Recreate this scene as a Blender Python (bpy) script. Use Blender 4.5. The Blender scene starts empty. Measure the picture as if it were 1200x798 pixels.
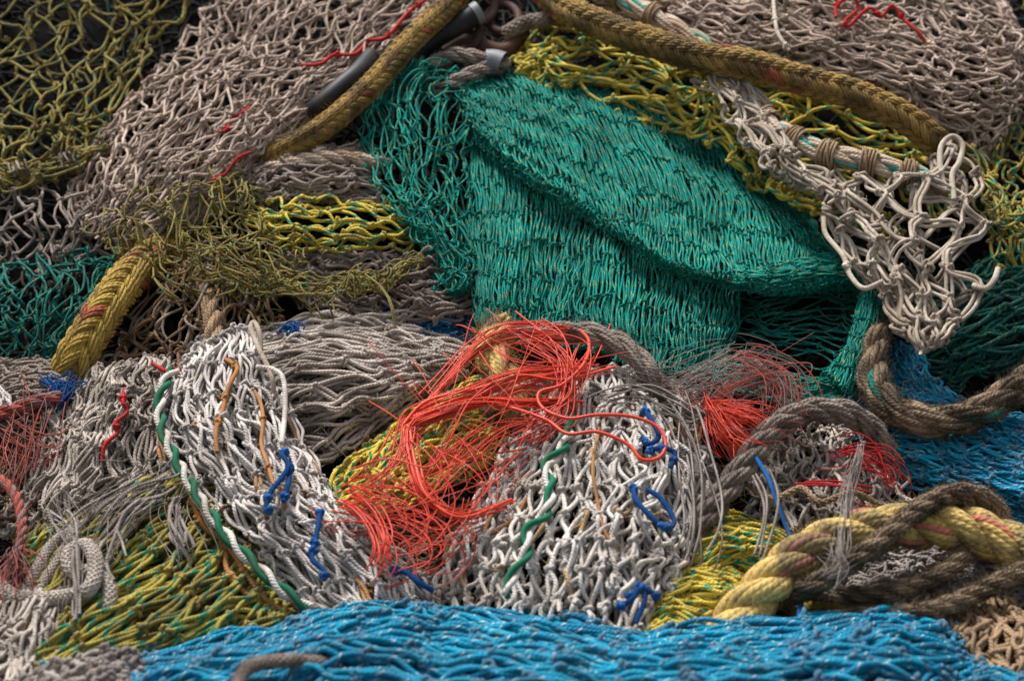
import bpy, math, random
import numpy as np
from mathutils import Vector

# ------------------------------------------------------------------ camera, sky, sun, exposure
scn = bpy.context.scene
COL = scn.collection
PITCH = math.radians(9)
CAM = np.array([0.0, 0.0, 0.86])
FWD = np.array([0.0, math.cos(PITCH), -math.sin(PITCH)])
UPV = np.array([0.0, math.sin(PITCH), math.cos(PITCH)])
RGT = np.array([1.0, 0.0, 0.0])
LENS = 80.0
FPX = LENS / 36.0 * 1200.0
D0 = 2.67            # metres to the heap at the middle of the picture
SLOPE = 1.0          # the heap recedes as it rises

cd = bpy.data.cameras.new("camera")
cam = bpy.data.objects.new("camera", cd)
COL.objects.link(cam)
cam.location = CAM
cam.rotation_euler = (math.radians(90) - PITCH, 0, 0)
cd.lens = LENS
cd.sensor_width = 36
cd.clip_end = 200
cd.dof.use_dof = True
cd.dof.focus_distance = 2.60
cd.dof.aperture_fstop = 4.6
scn.camera = cam

W = bpy.data.worlds.new("World")
scn.world = W
W.use_nodes = True
wn = W.node_tree
sky = wn.nodes.new("ShaderNodeTexSky")
sky.sky_type = 'NISHITA'
sky.sun_disc = False
SUN_EL, SUN_AZ = math.radians(70), math.radians(318)
sky.sun_elevation = SUN_EL
sky.sun_rotation = SUN_AZ
sky.air_density = 1.0
sky.dust_density = 4.0
hs = wn.nodes.new("ShaderNodeHueSaturation")     # cloud cover: a paler sky
hs.inputs['Saturation'].default_value = 0.35
wn.links.new(sky.outputs[0], hs.inputs['Color'])
wn.links.new(hs.outputs[0], wn.nodes['Background'].inputs[0])
wn.nodes['Background'].inputs[1].default_value = 0.05
sd = bpy.data.lights.new("sun", 'SUN')
sd.energy = 1.5
sd.angle = math.radians(16)
sd.color = (1.0, 0.98, 0.96)
sun = bpy.data.objects.new("sun", sd)
COL.objects.link(sun)
dvec = Vector((math.sin(SUN_AZ) * math.cos(SUN_EL), math.cos(SUN_AZ) * math.cos(SUN_EL), math.sin(SUN_EL)))
sun.rotation_euler = dvec.to_track_quat('Z', 'Y').to_euler()
scn.view_settings.view_transform = 'Standard'
scn.view_settings.look = 'None'
scn.view_settings.gamma = 1.0
scn.view_settings.exposure = 1.55
scn.cycles.max_bounces = 5
scn.cycles.diffuse_bounces = 1
scn.cycles.glossy_bounces = 2

# ------------------------------------------------------------------ geometry helpers
def heap(uvh):
    """(across, down, height above the heap slope) -> world metres; 1000 units across = about 1 m"""
    a = np.asarray(uvh, float)
    u, v, h = a[..., 0], a[..., 1], a[..., 2]
    d = D0 + SLOPE * (430 - v) / 1000.0 - h
    x = (u - 600) / FPX * d
    y = (399 - v) / FPX * d
    return CAM + d[..., None] * FWD + x[..., None] * RGT + y[..., None] * UPV

class Noise:
    def __init__(s, seed, f, n=7):
        g = np.random.default_rng(seed)
        k = g.normal(size=(n, 3)); k /= np.linalg.norm(k, axis=1)[:, None]
        s.k = k * f * g.uniform(.5, 1.7, (n, 1)); s.ph = g.uniform(0, 6.28, (n, 3)); s.w = 1 / math.sqrt(n)
    def __call__(s, p):
        q = p @ s.k.T
        out = np.empty(p.shape)
        for c in range(3):
            out[..., c] = np.sin(q + s.ph[:, c]).sum(-1) * s.w
        return out

def nrm(v):
    return v / np.maximum(np.linalg.norm(v, axis=-1, keepdims=True), 1e-9)

def frames(P):
    T = nrm(np.gradient(P, axis=1))
    ref = np.tile(-FWD + 0.3 * UPV, (P.shape[0], 1)) + 0.01
    A = np.empty_like(P)
    a = nrm(ref - (ref * T[:, 0]).sum(-1, keepdims=True) * T[:, 0])
    A[:, 0] = a
    for i in range(1, P.shape[1]):
        a = nrm(a - (a * T[:, i]).sum(-1, keepdims=True) * T[:, i])
        A[:, i] = a
    return T, A, np.cross(T, A)

class Geo:
    """collects tubes; build() links them as ONE mesh object"""
    def __init__(s):
        s.v, s.f, s.tw, s.rn, s.n = [], [], [], [], 0
    def tubes(s, P, R, S=6, seed=0, rnd=None, cap=False):
        P = np.asarray(P, float)
        if P.ndim == 2: P = P[None]
        N, K, _ = P.shape
        if N == 0: return
        g = np.random.default_rng(seed + 77)
        R = np.broadcast_to(np.asarray(R, float), (N, K)) if np.ndim(R) != 1 else np.broadcast_to(np.asarray(R)[:, None] if len(R) == N and N != K else np.asarray(R)[None], (N, K))
        if cap:
            R = R.copy(); R[:, 0] *= .05; R[:, -1] *= .05
        T, A, B = frames(P)
        th = np.arange(S) / S * 2 * math.pi
        c, sn = np.cos(th), np.sin(th)
        V = P[:, :, None] + R[:, :, None, None] * (c[:, None] * A[:, :, None] + sn[:, None] * B[:, :, None])
        L = np.concatenate([np.zeros((N, 1)), np.cumsum(np.linalg.norm(np.diff(P, axis=1), axis=-1), 1)], 1)
        L = L + g.uniform(0, 1, (N, 1))
        tw = np.empty((N, K, S, 3)); tw[..., 0] = c; tw[..., 1] = sn; tw[..., 2] = L[:, :, None]
        rn = g.uniform(0, 1, N) if rnd is None else np.broadcast_to(rnd, (N,))
        rn = np.broadcast_to(rn[:, None, None], (N, K, S))
        base = (np.arange(N) * K * S)[:, None, None] + (np.arange(K - 1) * S)[None, :, None]
        a = np.arange(S); b = (a + 1) % S
        f = np.stack([base + a, base + b, base + S + b, base + S + a], -1).reshape(-1, 4)
        s.v.append(V.reshape(-1, 3)); s.f.append(f + s.n); s.tw.append(tw.reshape(-1, 3)); s.rn.append(rn.reshape(-1))
        s.n += N * K * S
    def build(s, name, mat, parent=None, label=None, cat=None, group=None, kind=None):
        V = np.concatenate(s.v); F = np.concatenate(s.f)
        me = bpy.data.meshes.new(name)
        loc = np.array([V[:, 0].mean(), V[:, 1].mean(), V[:, 2].min()]) if parent is None else np.array(parent.location)
        V = V - loc
        me.vertices.add(len(V)); me.vertices.foreach_set('co', V.astype(np.float32).ravel())
        me.loops.add(len(F) * 4); me.loops.foreach_set('vertex_index', F.astype(np.int32).ravel())
        me.polygons.add(len(F)); me.polygons.foreach_set('loop_start', (np.arange(len(F)) * 4).astype(np.int32))
        me.polygons.foreach_set('use_smooth', np.ones(len(F), bool))
        at = me.attributes.new('tw', 'FLOAT_VECTOR', 'POINT'); at.data.foreach_set('vector', np.concatenate(s.tw).astype(np.float32).ravel())
        at = me.attributes.new('rnd', 'FLOAT', 'POINT'); at.data.foreach_set('value', np.concatenate(s.rn).astype(np.float32))
        me.update(calc_edges=True)
        me.materials.append(mat)
        o = bpy.data.objects.new(name, me); COL.objects.link(o)
        if parent is None: o.location = loc
        else: o.parent = parent
        if label: o['label'] = label
        if cat: o['category'] = cat
        if group: o['group'] = group
        if kind: o['kind'] = kind
        return o

def crw(x, n):
    """Catmull-Rom: parameter 0..1 over n points -> indices (4) and weights (4) on a list padded by one each side"""
    x = np.clip(x, 0, 1) * (n - 1)
    i = np.minimum(x.astype(int), n - 2); f = x - i
    w = np.stack([-.5 * f**3 + f**2 - .5 * f, 1.5 * f**3 - 2.5 * f**2 + 1, -1.5 * f**3 + 2 * f**2 + .5 * f, .5 * f**3 - .5 * f**2], -1)
    return i[..., None] + np.arange(4), w

class Sheet:
    def __init__(s, grid):
        g = np.array(grid, float)
        g = np.concatenate([2 * g[:1] - g[1:2], g, 2 * g[-1:] - g[-2:-1]], 0)
        s.g = np.concatenate([2 * g[:, :1] - g[:, 1:2], g, 2 * g[:, -1:] - g[:, -2:-1]], 1)
        s.a, s.b = s.g.shape[0] - 2, s.g.shape[1] - 2
    def __call__(s, S, T, dh=0.0):
        ti, tw = crw(T, s.a); si, sw = crw(S, s.b)
        q = s.g[ti[..., :, None], si[..., None, :]]
        r = (q * tw[..., :, None, None] * sw[..., None, :, None]).sum((-2, -3))
        r[..., 2] += dh
        return r

def curve(pts, step=.004, closed=False):
    """smooth centreline through (u,v,h) points, resampled evenly in metres -> (K,3) world"""
    p = heap(np.array(pts, float)); n = len(p)
    pp = np.concatenate([2 * p[:1] - p[1:2], p, 2 * p[-1:] - p[-2:-1]])
    i, w = crw(np.linspace(0, 1, 60 * n), n)
    c = (pp[i] * w[..., None]).sum(-2)
    L = np.concatenate([[0], np.cumsum(np.linalg.norm(np.diff(c, axis=0), axis=1))])
    K = max(4, int(L[-1] / step))
    t = np.linspace(0, L[-1], K)
    return np.stack([np.interp(t, L, c[:, k]) for k in range(3)], -1)

def helix(P, rad, pitch, n, phase=0.0, mod=None):
    """n helices of radius rad wound round every centreline in P (N,K,3)"""
    if P.ndim == 2: P = P[None]
    T, A, B = frames(P)
    L = np.concatenate([np.zeros((P.shape[0], 1)), np.cumsum(np.linalg.norm(np.diff(P, axis=1), axis=-1), 1)], 1)
    out = []
    for k in range(n):
        th = 2 * math.pi * (L / pitch + k / n) + phase
        r = rad if mod is None else rad * mod(L)
        r = np.broadcast_to(np.asarray(r), L.shape)[..., None]
        out.append(P + r * (np.cos(th)[..., None] * A + np.sin(th)[..., None] * B))
    return np.concatenate(out, 0)

def fuzz(geo, C, R, n, ln, seed, rad=.0003):
    """short stray fibres standing off a rope's surface"""
    g = np.random.default_rng(seed)
    T, A, B = frames(C[None])
    i = g.integers(1, C.shape[0] - 1, n); th = g.uniform(0, 6.28, n)
    d = np.cos(th)[:, None] * A[0][i] + np.sin(th)[:, None] * B[0][i]
    p0 = C[i] + d * R * .93
    side = nrm(d * g.uniform(.2, 1, (n, 1)) + T[0][i] * g.normal(0, 1.1, (n, 1)) + g.normal(0, .35, (n, 3)))
    l = g.uniform(.4, 1.3, n)[:, None] * ln
    bend = g.normal(0, .45, (n, 3)) * l
    x = np.linspace(0, 1, 4)
    P = p0[:, None] + side[:, None] * l[:, None] * x[None, :, None] + bend[:, None] * (x**2)[None, :, None]
    geo.tubes(P, np.broadcast_to(rad * np.array([1, .9, .7, .3]), (n, 4)), 3, seed)

# ------------------------------------------------------------------ materials
def twine_mat(name, c1, c2, fleck=None, flk=.3, ff=14., dirt=(.10, .075, .05), dirt_amt=.35, rough=.62, yarn=3, yf=260., bump=.5,
              odd=None, odd_amt=0., kt=None, kta=.45, fine=90., nturn=1, spec=.14, trans=0.):
    m = bpy.data.materials.new(name); m.use_nodes = True
    nt = m.node_tree; N, L = nt.nodes, nt.links
    b = N['Principled BSDF']
    def math_(op, a, c=None, v=None):
        n = N.new('ShaderNodeMath'); n.operation = op
        L.new(a, n.inputs[0])
        if c is not None: L.new(c, n.inputs[1])
        elif v is not None: n.inputs[1].default_value = v
        return n.outputs[0]
    at = N.new('ShaderNodeAttribute'); at.attribute_name = 'tw'
    rn = N.new('ShaderNodeAttribute'); rn.attribute_name = 'rnd'
    sp = N.new('ShaderNodeSeparateXYZ'); L.new(at.outputs['Vector'], sp.inputs[0])
    ang = math_('ARCTAN2', sp.outputs[1], sp.outputs[0]); ang = math_('DIVIDE', ang, v=2 * math.pi)
    def noise(scale, detail=2., coord=None):
        n = N.new('ShaderNodeTexNoise'); n.inputs['Scale'].default_value = scale; n.inputs['Detail'].default_value = detail
        if coord is None:
            g = N.new('ShaderNodeTexCoord'); L.new(g.outputs['Object'], n.inputs['Vector'])
        else: L.new(coord, n.inputs['Vector'])
        return n.outputs['Fac']
    def ramp(x, lo, hi):
        n = N.new('ShaderNodeMapRange'); n.interpolation_type = 'SMOOTHSTEP'
        L.new(x, n.inputs['Value']); n.inputs['From Min'].default_value = lo; n.inputs['From Max'].default_value = hi
        return n.outputs['Result']
    def mix(f, a, c):
        n = N.new('ShaderNodeMix'); n.data_type = 'RGBA'
        if isinstance(f, float): n.inputs[0].default_value = f
        else: L.new(f, n.inputs[0])
        for k, s in ((6, a), (7, c)):
            if isinstance(s, tuple): n.inputs[k].default_value = (*s, 1)
            else: L.new(s, n.inputs[k])
        return n.outputs[2]
    isk = math_('GREATER_THAN', rn.outputs['Fac'], v=1.5)
    tone = math_('MULTIPLY', math_('FRACT', rn.outputs['Fac']), v=.6)
    tone = math_('ADD', tone, math_('MULTIPLY', ramp(noise(9.), .3, .7), v=.4))
    col = mix(tone, c1, c2)
    if odd is not None:
        o = math_('LESS_THAN', math_('FRACT', math_('MULTIPLY', rn.outputs['Fac'], v=7.31)), v=odd_amt)
        col = mix(o, col, odd)
    if fleck is not None:
        h = math_('FRACT', math_('ADD', math_('MULTIPLY', ang, v=float(nturn)), math_('MULTIPLY', sp.outputs[2], v=ff)))
        st = math_('LESS_THAN', h, v=flk)
        br = math_('GREATER_THAN', noise(fine, 1.), v=.42)
        col = mix(math_('MULTIPLY', st, br), col, fleck)
    if dirt_amt > 0:
        d = math_('MULTIPLY', ramp(noise(23., 5.), .46, .60), v=dirt_amt)
        col = mix(d, col, dirt)
        d2 = math_('MULTIPLY', ramp(noise(240., 2.), .5, .72), v=dirt_amt * .8)
        col = mix(d2, col, dirt)
    kc = kt if kt is not None else tuple(.55 * q + .45 * w for q, w in zip(c2, dirt))
    col = mix(math_('MULTIPLY', isk, v=kta), col, kc)
    L.new(col, b.inputs['Base Color'])
    b.inputs['Roughness'].default_value = rough
    b.inputs['Specular IOR Level'].default_value = spec
    hy = math_('ADD', math_('MULTIPLY', ang, v=float(yarn)), math_('MULTIPLY', sp.outputs[2], v=yf))
    s1 = math_('SINE', math_('MULTIPLY', hy, v=2 * math.pi))
    hb = math_('ADD', s1, math_('MULTIPLY', noise(700., 2.), v=1.6))
    bp = N.new('ShaderNodeBump'); bp.inputs['Strength'].default_value = bump; bp.inputs['Distance'].default_value = .0006
    L.new(hb, bp.inputs['Height']); L.new(bp.outputs[0], b.inputs['Normal'])
    return m

M = {}
M['white'] = twine_mat('white_twine', (.80, .74, .68), (.54, .48, .44), dirt=(.15, .11, .085), dirt_amt=.5, odd=(.42, .22, .09), odd_amt=.035)
M['white2'] = twine_mat('clean_white_twine', (.82, .76, .69), (.60, .53, .47), dirt=(.18, .13, .085), dirt_amt=.45, odd=(.46, .30, .16), odd_amt=.05)
M['cord'] = twine_mat('cream_cord', (.74, .64, .52), (.52, .42, .32), dirt=(.2, .14, .09), dirt_amt=.5, yarn=4, yf=420., bump=.7)
M['beige'] = twine_mat('beige_twine', (.74, .58, .47), (.44, .33, .255), dirt=(.11, .07, .05), dirt_amt=.5)
M['taupe'] = twine_mat('taupe_twine', (.40, .33, .28), (.22, .17, .14), dirt=(.1, .07, .05), dirt_amt=.5)
M['drab'] = twine_mat('drab_brown_twine', (.27, .19, .13), (.12, .085, .06), dirt=(.06, .04, .03), dirt_amt=.5)
M['brown'] = twine_mat('brown_twine', (.36, .22, .12), (.18, .11, .065), dirt=(.08, .05, .03), dirt_amt=.5, odd=(.40, .33, .26), odd_amt=.2)
M['pale'] = twine_mat('pale_grey_twine', (.62, .53, .45), (.38, .32, .27), dirt=(.10, .075, .055), dirt_amt=.55)
M['grey'] = twine_mat('grey_twine', (.44, .38, .34), (.23, .19, .165), dirt=(.10, .08, .07), dirt_amt=.5)
M['green'] = twine_mat('green_twine', (.001, .35, .275), (.002, .17, .14), fleck=(.50, .42, .04), flk=.075, ff=44., dirt=(.003, .05, .04), dirt_amt=.3, fine=110., kt=(.002, .15, .11), kta=.75)
M['dgreen'] = twine_mat('dark_green_twine', (.008, .15, .115), (.006, .085, .07), fleck=(.25, .18, .03), flk=.1, ff=70., dirt=(.01, .03, .03), dirt_amt=.4)
M['yellow'] = twine_mat('yellow_green_twine', (.76, .57, .08), (.52, .40, .06), fleck=(.005, .27, .17), flk=.27, ff=30., dirt=(.12, .09, .03), dirt_amt=.3, fine=45.)
M['yellow2'] = twine_mat('dirty_yellow_green_twine', (.47, .37, .07), (.28, .235, .05), fleck=(.01, .22, .13), flk=.32, ff=32., dirt=(.07, .045, .02), dirt_amt=.6, fine=45., kt=(.30, .20, .07), kta=.6)
M['olive'] = twine_mat('olive_twine', (.40, .30, .07), (.22, .17, .05), fleck=(.01, .18, .12), flk=.16, ff=40., dirt=(.06, .045, .02), dirt_amt=.5)
M['blue'] = twine_mat('blue_twine', (.006, .33, .50), (.004, .16, .30), fleck=(.6, .68, .6), flk=.06, ff=38., dirt=(.03, .06, .09), dirt_amt=.4, fine=190., yarn=5, yf=200., kt=(.11, .16, .22), kta=.6)
M['dblue'] = twine_mat('dark_blue_twine', (.01, .12, .28), (.008, .06, .16), fleck=(.5, .55, .6), flk=.08, ff=45., dirt=(.02, .03, .05), dirt_amt=.3, fine=160., yarn=5, yf=200.)
M['tie'] = twine_mat('bright_blue_cord', (.012, .13, .42), (.01, .08, .28), dirt=(.05, .07, .10), dirt_amt=.35, yarn=4, yf=500., bump=.7)
M['lace'] = twine_mat('green_lacing', (.01, .18, .09), (.01, .12, .06), dirt_amt=.15, yarn=4, yf=500.)
M['orange'] = twine_mat('rusty_orange_twine', (.50, .22, .07), (.38, .16, .05), dirt=(.15, .08, .04), dirt_amt=.4)
M['red'] = twine_mat('orange_red_line', (.88, .080, .035), (.62, .045, .022), dirt=(.30, .08, .05), dirt_amt=.15, rough=.4, bump=.1, spec=.3)
M['dred'] = twine_mat('faded_red_fibre', (.50, .10, .065), (.24, .06, .05), dirt=(.14, .08, .07), dirt_amt=.5, rough=.6, bump=.1, odd=(.22, .15, .14), odd_amt=.3)
M['crim'] = twine_mat('crimson_twine', (.55, .015, .02), (.38, .01, .015), dirt_amt=.25)
M['yrope'] = twine_mat('yellow_rope', (.46, .29, .085), (.26, .165, .05), dirt=(.07, .05, .03), dirt_amt=.65, odd=(.38, .10, .05), odd_amt=.03, yarn=4, yf=150.)
M['yrope2'] = twine_mat('bright_yellow_rope', (.52, .35, .07), (.34, .22, .05), dirt=(.10, .065, .035), dirt_amt=.6, odd=(.40, .10, .05), odd_amt=.05, yarn=4, yf=150.)
M['tealr'] = twine_mat('teal_twine', (.004, .20, .16), (.003, .10, .08), fleck=(.3, .25, .04), flk=.08, ff=44., dirt=(.005, .03, .03), dirt_amt=.5, fine=110.)
M['prope'] = twine_mat('yellow_pink_rope', (.76, .54, .18), (.52, .35, .10), dirt=(.10, .08, .06), dirt_amt=.7, odd=(.62, .20, .13), odd_amt=.16, yarn=4, yf=150.)
M['brope'] = twine_mat('brown_rope', (.33, .235, .15), (.15, .105, .065), dirt=(.03, .02, .013), dirt_amt=.7, odd=(.01, .22, .16), odd_amt=.03, yarn=4, yf=200.)
M['grope'] = twine_mat('grey_rope', (.36, .29, .235), (.20, .16, .13), dirt=(.07, .05, .04), dirt_amt=.6, yarn=4, yf=200.)
M['wrope'] = twine_mat('cream_rope', (.68, .56, .44), (.50, .38, .27), dirt=(.3, .15, .07), dirt_amt=.5, odd=(.02, .35, .30), odd_amt=.06, yarn=4, yf=200.)
M['tan'] = twine_mat('tan_twine', (.46, .31, .18), (.30, .20, .12), dirt=(.12, .08, .05), dirt_amt=.45)
M['black'] = twine_mat('black_rubber', (.008, .009, .012), (.014, .014, .016), dirt=(.05, .04, .03), dirt_amt=.5, rough=.55, bump=.05, spec=.4)
M['rust'] = twine_mat('rusty_dark_steel', (.05, .035, .03), (.09, .05, .04), dirt=(.12, .05, .025), dirt_amt=.5, rough=.6, bump=.1)
M['steel'] = twine_mat('dull_steel', (.26, .27, .29), (.18, .19, .20), dirt=(.10, .08, .06), dirt_amt=.5, rough=.5, bump=.05, spec=.5)
M['under'] = twine_mat('gap_shade_twine', (.045, .036, .03), (.018, .015, .013), dirt=(.012, .01, .008), dirt_amt=.4, odd=(.008, .04, .034), odd_amt=.2)  # shade of the gaps is put into this twine's colour

# ------------------------------------------------------------------ net, rope and strand builders
ttr = np.linspace(0, 2 * math.pi, 15)
TREFOIL = np.stack([(np.sin(ttr) + 2 * np.sin(2 * ttr)), (np.cos(ttr) - 2 * np.cos(2 * ttr)), -1.1 * np.sin(3 * ttr)], -1) / 3.0

def net_into(geo, grid, ns, nt, r, layers=1, dh=.011, jit=.2, bow=.12, wig=.08, amp=.006, fr=30., ease=.8, double=False,
             K=8, S=6, seed=0, keep=1.0, knot=2.0, nbow=.5, jh=.004, shrink=0.0, tw_=.6, fz=0, tails=0, tl=1.0):
    sh = Sheet(grid)
    for l in range(layers):
        g = np.random.default_rng(seed * 131 + l * 17 + 5)
        I, J = np.meshgrid(np.arange(ns), np.arange(nt), indexing='ij')
        off = 0.0 if l == 0 else g.uniform(-.5, .5)
        s = (I + .5 * (J % 2) + off * .5) / (ns - .5)
        t = J / (nt - 1) + (g.uniform(-.2, .2) * tl / nt if l else 0)
        cj = Noise(seed * 3 + l, 1.9)(np.stack([I * 1.0, J * 1.0, I * 0.0], -1))
        s = s + jit * (cj[..., 0] * .9 + g.normal(0, .45, I.shape)) / ns
        t = t + jit * (cj[..., 1] * .7 + g.normal(0, .4, I.shape)) / nt
        # neighbouring columns bunch together
        ph = g.uniform(0, 6.28, 4)
        s = s + (np.sin(s * ns * .9 + ph[0] + t * 3) * .28 + np.sin(s * ns * .37 + ph[1] - t * 5) * .5) / ns * shrink
        t = t + (np.sin(s * 6 + ph[2]) * .35 + np.sin(s * ns * 1.3 + ph[3]) * .2) / nt * shrink * tw_
        nz = Noise(seed * 7 + 3 + l, fr); nz2 = Noise(seed * 7 + 99 + l, fr * 3.1)
        kh = g.normal(0, jh, I.shape)
        legs = []
        for j in range(nt - 1):
            for i in range(ns):
                for i2 in ((i, i - 1) if j % 2 == 0 else (i, i + 1)):
                    if 0 <= i2 < ns: legs.append((i, j, i2, j + 1))
        legs = np.array(legs)
        if keep < 1: legs = legs[g.uniform(size=len(legs)) < keep]
        a = (legs[:, 0], legs[:, 1]); b = (legs[:, 2], legs[:, 3])
        x = np.linspace(0, 1, K)[None]
        e = x * (1 - ease) + ease * (x * x * (3 - 2 * x))
        ss = s[a][:, None] * (1 - e) + s[b][:, None] * e
        tt = t[a][:, None] * (1 - x) + t[b][:, None] * x
        hh = kh[a][:, None] * (1 - x) + kh[b][:, None] * x
        P = heap(sh(ss, tt, hh - dh * l))
        Lg = np.linalg.norm(P[:, -1] - P[:, 0], axis=-1)[:, None, None]
        Lm = np.median(Lg)
        n = len(legs)
        mid = P.mean(1); cn = Noise(seed * 5 + l, 2.4 / Lm, 9)
        b1 = 1.0 * cn(mid)[:, None] + g.normal(0, .55, (n, 1, 3)); b2 = .9 * cn(mid[:, ::-1] + 5.)[:, None] + g.normal(0, .5, (n, 1, 3))
        b1[..., 2] -= .35
        P = P + Lm * bow * b1 * np.sin(math.pi * x)[..., None] + Lm * wig * b2 * np.sin(2 * math.pi * x)[..., None]
        P = P + amp * nz(P) + amp * .4 * nz2(P)
        rr = r * g.uniform(.85, 1.12, n)
        if fz and l < 2:
            q = g.integers(0, n, fz); w = g.integers(1, K - 1, fz)
            p0 = P[q, w]; d = nrm(g.normal(0, 1, (fz, 3)) - FWD * .6 + UPV * .3); ll = g.exponential(.006, (fz, 1)) + .002
            bd = g.normal(0, .5, (fz, 3)) * ll; xx = np.linspace(0, 1, 4)[None, :, None]
            geo.tubes(p0[:, None] + (d * ll)[:, None] * xx + bd[:, None] * xx**2, .0003, 3, seed)
        if double:
            T, A, B = frames(P)
            th = g.uniform(0, 6.28, (n, 1, 1)) + g.normal(0, 2.0, (n, 1, 1)) * x[..., None]
            o = (np.cos(th) * A + np.sin(th) * B) * r * 1.02
            sp = (1 + .6 * np.sin(math.pi * x)[..., None] * g.uniform(0, 1, (n, 1, 1)))
            rn = g.uniform(0, 1, n)
            geo.tubes(P + o * sp, rr, S, seed + l, rn); geo.tubes(P - o * sp, rr, S, seed + l + 1, rn)
        else:
            geo.tubes(P, rr, S, seed + l)
        if knot > 0:
            Q = heap(sh(s, t, kh - dh * l)).reshape(-1, 3)
            Q = Q + amp * nz(Q) + amp * .4 * nz2(Q)
            n = len(Q)
            sc = r * knot * g.uniform(.85, 1.2, (n, 1)) * (1.35 if double else 1)
            ax = nrm(-FWD + g.normal(0, .35, (n, 3))); ux = nrm(np.cross(ax, g.normal(0, 1, (n, 3)))); uy = np.cross(ax, ux)
            kn = Q[:, None] + sc[:, None] * (TREFOIL[None, :, :1] * ux[:, None] + TREFOIL[None, :, 1:2] * uy[:, None] * .8 + TREFOIL[None, :, 2:] * ax[:, None] * .8)
            geo.tubes(kn, r * .95, max(4, S - 1), seed + l + 50, 2.0 + g.uniform(0, .9, n))
            if tails and l == 0:
                q = np.nonzero(g.uniform(size=n) < tails)[0]; m = len(q)
                d = nrm(g.normal(0, 1, (m, 3)) - FWD * .7); ll = r * g.uniform(3, 8, (m, 1))
                bd = g.normal(0, .4, (m, 3)) * ll + np.array([0, 0, -.25]) * ll; xx = np.linspace(0, 1, 6)[None, :, None]
                geo.tubes(Q[q][:, None] + (d * ll)[:, None] * xx + bd[:, None] * xx**2, r * np.array([.9, .9, .9, .95, 1.0, .5]) * np.ones((m, 1)), S, seed + 9)

def net(mat, label, layout, cat='fishing net', name='fishing_net', **kw):
    g = Geo()
    for part in layout if isinstance(layout[0], tuple) else [(layout, {})]:
        k = dict(kw); k.update(part[1]); net_into(g, part[0], **k)
    return g.build(name, M[mat], None, label, cat)

def rope_into(geo, pts, R, kind='twist', pitch=None, yarns=6, seed=0, fz=0, fl=.006, world=False, wob=.0, taper=True, cols=6):
    step = R * .22
    C = pts if world else curve(pts, step)
    if wob: C = C + wob * Noise(seed, 40.)(C)
    pitch = pitch or R * 7
    if kind == 'twist':
        st = helix(C, R * .50, pitch, 3, seed)
        if yarns > 1:
            y = helix(st, R * .32, -pitch * 1.3, yarns, .3)
            geo.tubes(y, R * .23, 6, seed, cap=True)
            geo.tubes(st, R * .34, 6, seed, .5)
        else: geo.tubes(st, R * .5, 10, seed, cap=True)
    elif kind == 'braid':      # plait: eight columns of slanting stitches, neighbours leaning opposite ways
        g = np.random.default_rng(seed)
        T, A, B = frames(C[None]); T, A, B = T[0], A[0], B[0]
        Lc = np.concatenate([[0], np.cumsum(np.linalg.norm(np.diff(C, axis=0), axis=1))])
        sp = R * .78
        m = int(Lc[-1] / sp)
        x = np.linspace(-1, 1, 9)
        pts_, rn_ = [], []
        for k in range(cols):
            sg = 1 if k % 2 else -1
            z = (np.arange(m) + .5 * (k // 2 % 2)) * sp + g.normal(0, .03, m) * sp
            zz = np.clip(z[:, None] + x * R * .78, 0, Lc[-1])
            th = 2 * math.pi * k / cols + .25 * np.sin(z * 9 + seed)[:, None] + sg * x * .60
            rad = R * (.78 - .30 * x**2) * g.uniform(.95, 1.05, (m, 1))
            c, aa, bb = [np.stack([np.interp(zz, Lc, q[:, i]) for i in range(3)], -1) for q in (C, A, B)]
            p = c + rad[..., None] * (np.cos(th)[..., None] * aa + np.sin(th)[..., None] * bb)
            pts_.append(p); rn_.append(g.uniform(0, 1, m))
        pts_ = np.concatenate(pts_); rn_ = np.concatenate(rn_)
        y = helix(pts_, R * .21, R * 3.6, 7, .3)
        geo.tubes(y, R * .10, 5, seed, np.tile(rn_, 7), cap=True)
        geo.tubes(pts_, R * .22, 6, seed, .5)
        geo.tubes(C, R * .60, 10, seed, .5)
    elif kind == 'cover':      # tight fine braid over a core
        geo.tubes(C, R * .88, 12, seed, .5, cap=True)
        for sg in (1, -1):
            md = lambda L: 1 + sg * .05 * np.cos(8 * 2 * math.pi * L / pitch)
            st = helix(C, R * .88, sg * pitch, 8, 0, md)
            geo.tubes(st, R * .15, 5, seed, cap=True)
    else:
        geo.tubes(C, R, 10, seed, cap=True)
    if fz: fuzz(geo, C, R, fz, fl, seed)
    return C

def rope(mat, label, pts, R, cat='rope', name='rope', **kw):
    g = Geo(); C = rope_into(g, pts, R, **kw)
    o = g.build(name, M[mat], None, label, cat)
    return o, C

def strands_into(geo, guides, n, r, spread=.012, wander=.02, seed=0, K=36, S=4, fr=18., ends=0.15, fan=0.0, u0=(0, .15), u1=(.8, 1)):
    """loose strands that follow a guide curve and stray from it"""
    g = np.random.default_rng(seed)
    c = curve(guides, .003)
    P = []
    for k in range(n):
        a = g.uniform(*u0); b = g.uniform(*u1)
        x = np.linspace(a, b, K) * (len(c) - 1)
        p = np.stack([np.interp(x, np.arange(len(c)), c[:, q]) for q in range(3)], -1)
        z = Noise(seed * 977 + k, fr * g.uniform(.5, 1.6), 4)
        off = g.normal(0, spread, 3)
        t = np.linspace(0, 1, K)[:, None]
        p = p + off * (1 + fan * t**1.5 * 3) + wander * z(p + off * 8) * g.uniform(.3, 1.5) * (1 + fan * t * 2)
        P.append(p)
    geo.tubes(np.array(P), r * np.ones((n, K)) * g.uniform(.6, 1.15, (n, 1)), S, seed)

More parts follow.
